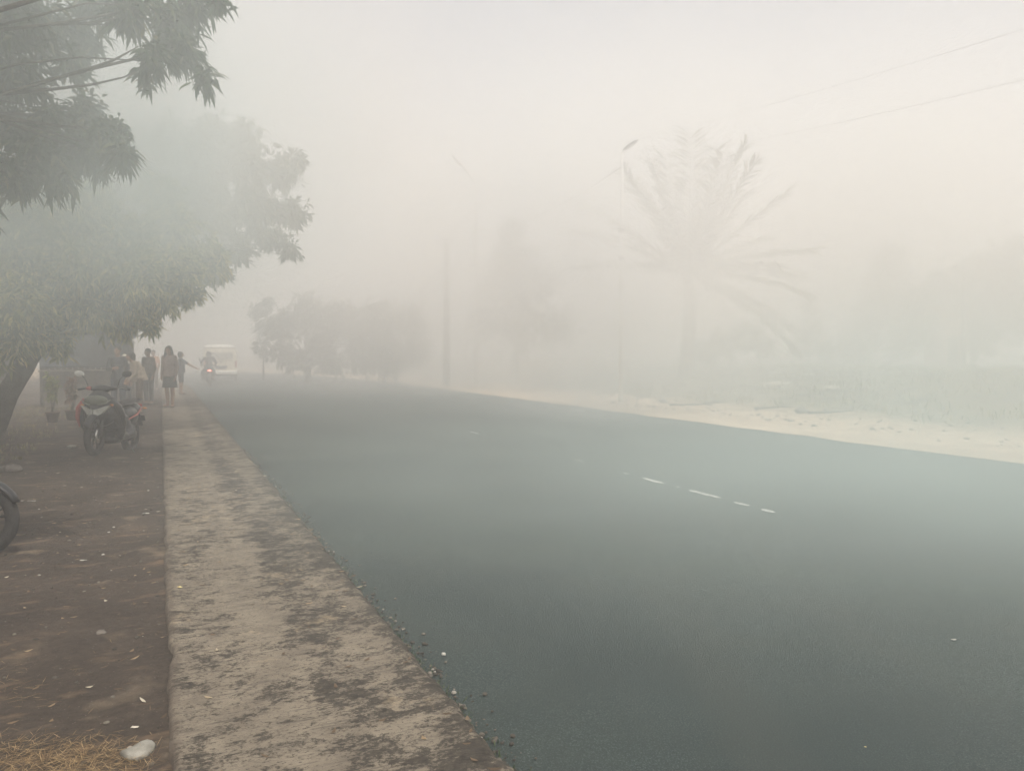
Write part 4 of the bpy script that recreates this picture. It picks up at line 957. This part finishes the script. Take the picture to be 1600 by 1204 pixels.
def stuff_blades(name, pts, L, W, m, label, seed, lean=.6, flatk=0.0, cat='grass', droop=.3):
    rng = np.random.default_rng(seed); n = len(pts); A = rng.normal(size=(n, 3))*np.array([lean, lean, .25])+np.array([0, 0, 1-flatk]); 
    if flatk: A[:, 2] = np.abs(A[:, 2])*.12
    o = leaves(name, np.array(pts), A, L, W, M[m], None, droop, seed, segs=2); tag(o, label, cat, kind='stuff'); return o
rnd = random.Random(77); pts = []
while len(pts) < 1700:               # straw heap at the bottom left corner and thinner drifts
    if rnd.random() < .72: u, v = rnd.gauss(110, 85), rnd.gauss(1192, 20)
    elif rnd.random() < .4: u, v = rnd.gauss(15, 40), rnd.gauss(1080, 18)
    else: u, v = rnd.uniform(-100, 255), rnd.uniform(820, 1204)**1.0
    if u > 256: continue
    if 820 < v < 1150 and rnd.random() < .72: continue
    p = lp(u, max(700, v), rnd.uniform(0, .022 if v > 1140 else .004)); s, n = SN(p.x, p.y)
    if n < -1.16: pts.append(p[:])
stuff_blades('dry_straw', pts, .06, .0017, 'straw', 'loose dry straw scattered over the near dirt', 5, flatk=1, droop=.05)
pts = []
while len(pts) < 650:
    s, n = rnd.uniform(-7, 12), -1.15-abs(rnd.gauss(0, 1.3)); 
    if n < -3.6: continue
    p = XY(s, n); pts.append((p.x, p.y, left_z(s, n)+.004))
for _ in range(240): s = rnd.uniform(-7, 9); n = -rnd.random()**2*1.0; p = XY(s, n-.02); pts.append((p.x, p.y, .131))
stuff_blades('fallen_leaves', pts, .045, .016, 'litterleaf', 'dry fallen leaf bits on the dirt and sidewalk', 6, flatk=1, cat='leaves', droop=.0)
pts = []
for _ in range(5200):
    s, n = rnd.uniform(2, 16), rnd.uniform(-6.5, -2.9); p = XY(s, n)
    if nz(s*.8, n*.8, 20) > -.05: pts.append((p.x, p.y, left_z(s, n)-.005))
stuff_blades('grass', pts, .11, .008, 'weeds', 'short yellowish weeds along the foot of the earth bank', 7, lean=.5)
pts = []
for _ in range(2600):                # growth in the gutter below the kerb
    s = -7+rnd.random()**1.6*12; n = .03+abs(rnd.gauss(0, .035)); p = XY(s, n)
    if nz(s*2.1, 3, 21) > -.25: pts.append((p.x, p.y, -.012))
stuff_blades('gutter_weeds', pts, .03, .006, 'gutter' if 'gutter' in M else 'leaf_dark', 'dark moss and weeds in the gutter below the kerb', 8, lean=.6)
pts = []
for _ in range(26000):
    s, n = rnd.uniform(-16, 60), 14.2+rnd.random()**.7*15
    if nz(s*.35, n*.5, 22) > -.1-.25*sm(14, 20, n): p = XY(s, n); pts.append((p.x, p.y, right_z(s, n)))
stuff_blades('grass', pts, .34, .03, 'weeds', 'dry rough grass covering the bank across the road', 9, lean=.5)
def pebbles(name, pts, r, m, label, seed):
    rng = random.Random(seed); mb = MB()
    for p in pts:
        k = r*(.4+rng.random()**3*1.8); mb.ell(p, (k*rng.uniform(.8, 1.4), k, k*.6), Matrix.Rotation(rng.uniform(0, 6), 4, 'Z'), 6, 4)
    o = mb.build(name, M[m], None, False); tag(o, label, 'gravel', kind='stuff')
pts = []
for _ in range(1500): s = -7+rnd.random()**1.4*14; n = -1.16-rnd.random()**1.3*3; p = XY(s, n); pts.append((p.x, p.y, left_z(s, n)+.002))
for _ in range(1500): s = -7+rnd.random()**1.4*12; n = .03+abs(rnd.gauss(0, .07)); p = XY(s, n); pts.append((p.x, p.y, 0))
pebbles('pebbles', pts, .0065, 'pebble', 'small pebbles and crumbs on the dirt and along the gutter', 4)
pts = []
for _ in range(900): s = rnd.uniform(-8, 34); n = 11.6+abs(rnd.gauss(0, 2.2)); p = XY(s, n); pts.append((p.x, p.y, right_z(s, n)+.01))
pebbles('rubble', pts, .03, 'pebble', 'scattered rubble on the sandy strip across the road', 6)

# ------------------------------------------------------------ the smoke haze
hz = MB().box((0, 45, 14.0), (260, 210, 31)); ho = hz.mesh('haze')
hm = bpy.data.materials.new('smoke_haze'); hm.use_nodes = True; ht = hm.node_tree; ht.nodes.clear()
ou = ht.nodes.new('ShaderNodeOutputMaterial'); pv = ht.nodes.new('ShaderNodeVolumePrincipled')
pv.inputs['Color'].default_value = (.96, .956, .942, 1); pv.inputs['Density'].default_value = .022; pv.inputs['Anisotropy'].default_value = .1
ht.links.new(pv.outputs[0], ou.inputs['Volume'])
o = link('haze', ho, hm, None, False); tag(o, 'thick pale smoke haze filling the air over the road', 'smoke', kind='stuff')

# a thicker drift of smoke crossing the far side of the road
def smoke(c, r, peak, label, seed, tint=(.955, .962, .95), lo=.12, fall=.15):
    mb = MB(); mb.ell((0, 0, 0), r, nu=24, nv=14); me = mb.mesh('smoke'); m = bpy.data.materials.new('drifting_smoke'); m.use_nodes = True; t = m.node_tree; t.nodes.clear()
    N_ = lambda k: t.nodes.new(k); L_ = t.links.new
    ou = N_('ShaderNodeOutputMaterial'); pv = N_('ShaderNodeVolumePrincipled'); tc = N_('ShaderNodeTexCoord'); mp = N_('ShaderNodeMapping')
    mp.inputs['Scale'].default_value = (1/r[0], 1/r[1], 1/r[2]); L_(tc.outputs['Object'], mp.inputs[0])
    ln = N_('ShaderNodeVectorMath'); ln.operation = 'LENGTH'; L_(mp.outputs[0], ln.inputs[0])
    no = N_('ShaderNodeTexNoise'); no.inputs['Scale'].default_value = 2.1; no.inputs['Detail'].default_value = 3; no.inputs['Distortion'].default_value = .4
    off = N_('ShaderNodeMapping'); off.inputs['Location'].default_value = (seed*3.1, seed*1.7, seed); L_(mp.outputs[0], off.inputs[0]); L_(off.outputs[0], no.inputs['Vector'])
    a = N_('ShaderNodeMapRange'); a.interpolation_type = 'SMOOTHSTEP'; a.inputs['From Min'].default_value = .98; a.inputs['From Max'].default_value = fall; L_(ln.outputs['Value'], a.inputs['Value'])
    b = N_('ShaderNodeMapRange'); b.interpolation_type = 'SMOOTHSTEP'; b.inputs['From Min'].default_value = .36; b.inputs['From Max'].default_value = .66; b.inputs['To Min'].default_value = lo; L_(no.outputs['Fac'], b.inputs['Value'])
    m1 = N_('ShaderNodeMath'); m1.operation = 'MULTIPLY'; L_(a.outputs[0], m1.inputs[0]); L_(b.outputs[0], m1.inputs[1])
    m2 = N_('ShaderNodeMath'); m2.operation = 'MULTIPLY'; L_(m1.outputs[0], m2.inputs[0]); m2.inputs[1].default_value = peak; L_(m2.outputs[0], pv.inputs['Density'])
    pv.inputs['Color'].default_value = (*tint, 1); L_(pv.outputs[0], ou.inputs['Volume'])
    o = link('smoke', me, m, None, False); o.location = c; tag(o, label, 'smoke', kind='stuff'); return o
smoke((16, 38, 4), (44, 34, 13), .105, 'broad bank of pale smoke filling the distance over the road', 3, (.938, .936, .914), .3)
smoke((2.4, 19.5, 4.4), (6.6, 6.6, 7.0), .38, 'dense white smoke billowing across the far lane in front of the palm', 1, (.958, .960, .948), .08)
smoke((12.5, 24, 6.0), (9, 8, 6.8), .11, 'paler smoke in front of the trees at far right', 4, (.935, .94, .92), .2)
smoke((-3.8, 31, 4.4), (7.6, 7, 8), .17, 'warm smoke between the concrete pole and the road', 6, (.975, .952, .912), .3)
smoke((-27, 60, 5), (17, 12, 10), .22, 'sunlit brownish smoke closing off the far end of the road', 8, (.99, .945, .88), .4)
smoke((4.8, 6.6, .2), (9.0, 5.6, 2.9), .29, 'low smoke drifting over the near half of the asphalt', 5, (.85, .966, .94), .42, .1)
smoke((-6.0, 14.2, 5.8), (7.4, 4.4, 4.7), .27, 'drift of smoke wrapped round the two farther mango trees', 7, (.985, .96, .92), .4)
smoke((-5.8, 8.8, 4.0), (5.2, 4.6, 3.7), .46, 'thin bluish smoke hanging under the nearest mango tree', 9, (.88, .968, .968), .3)
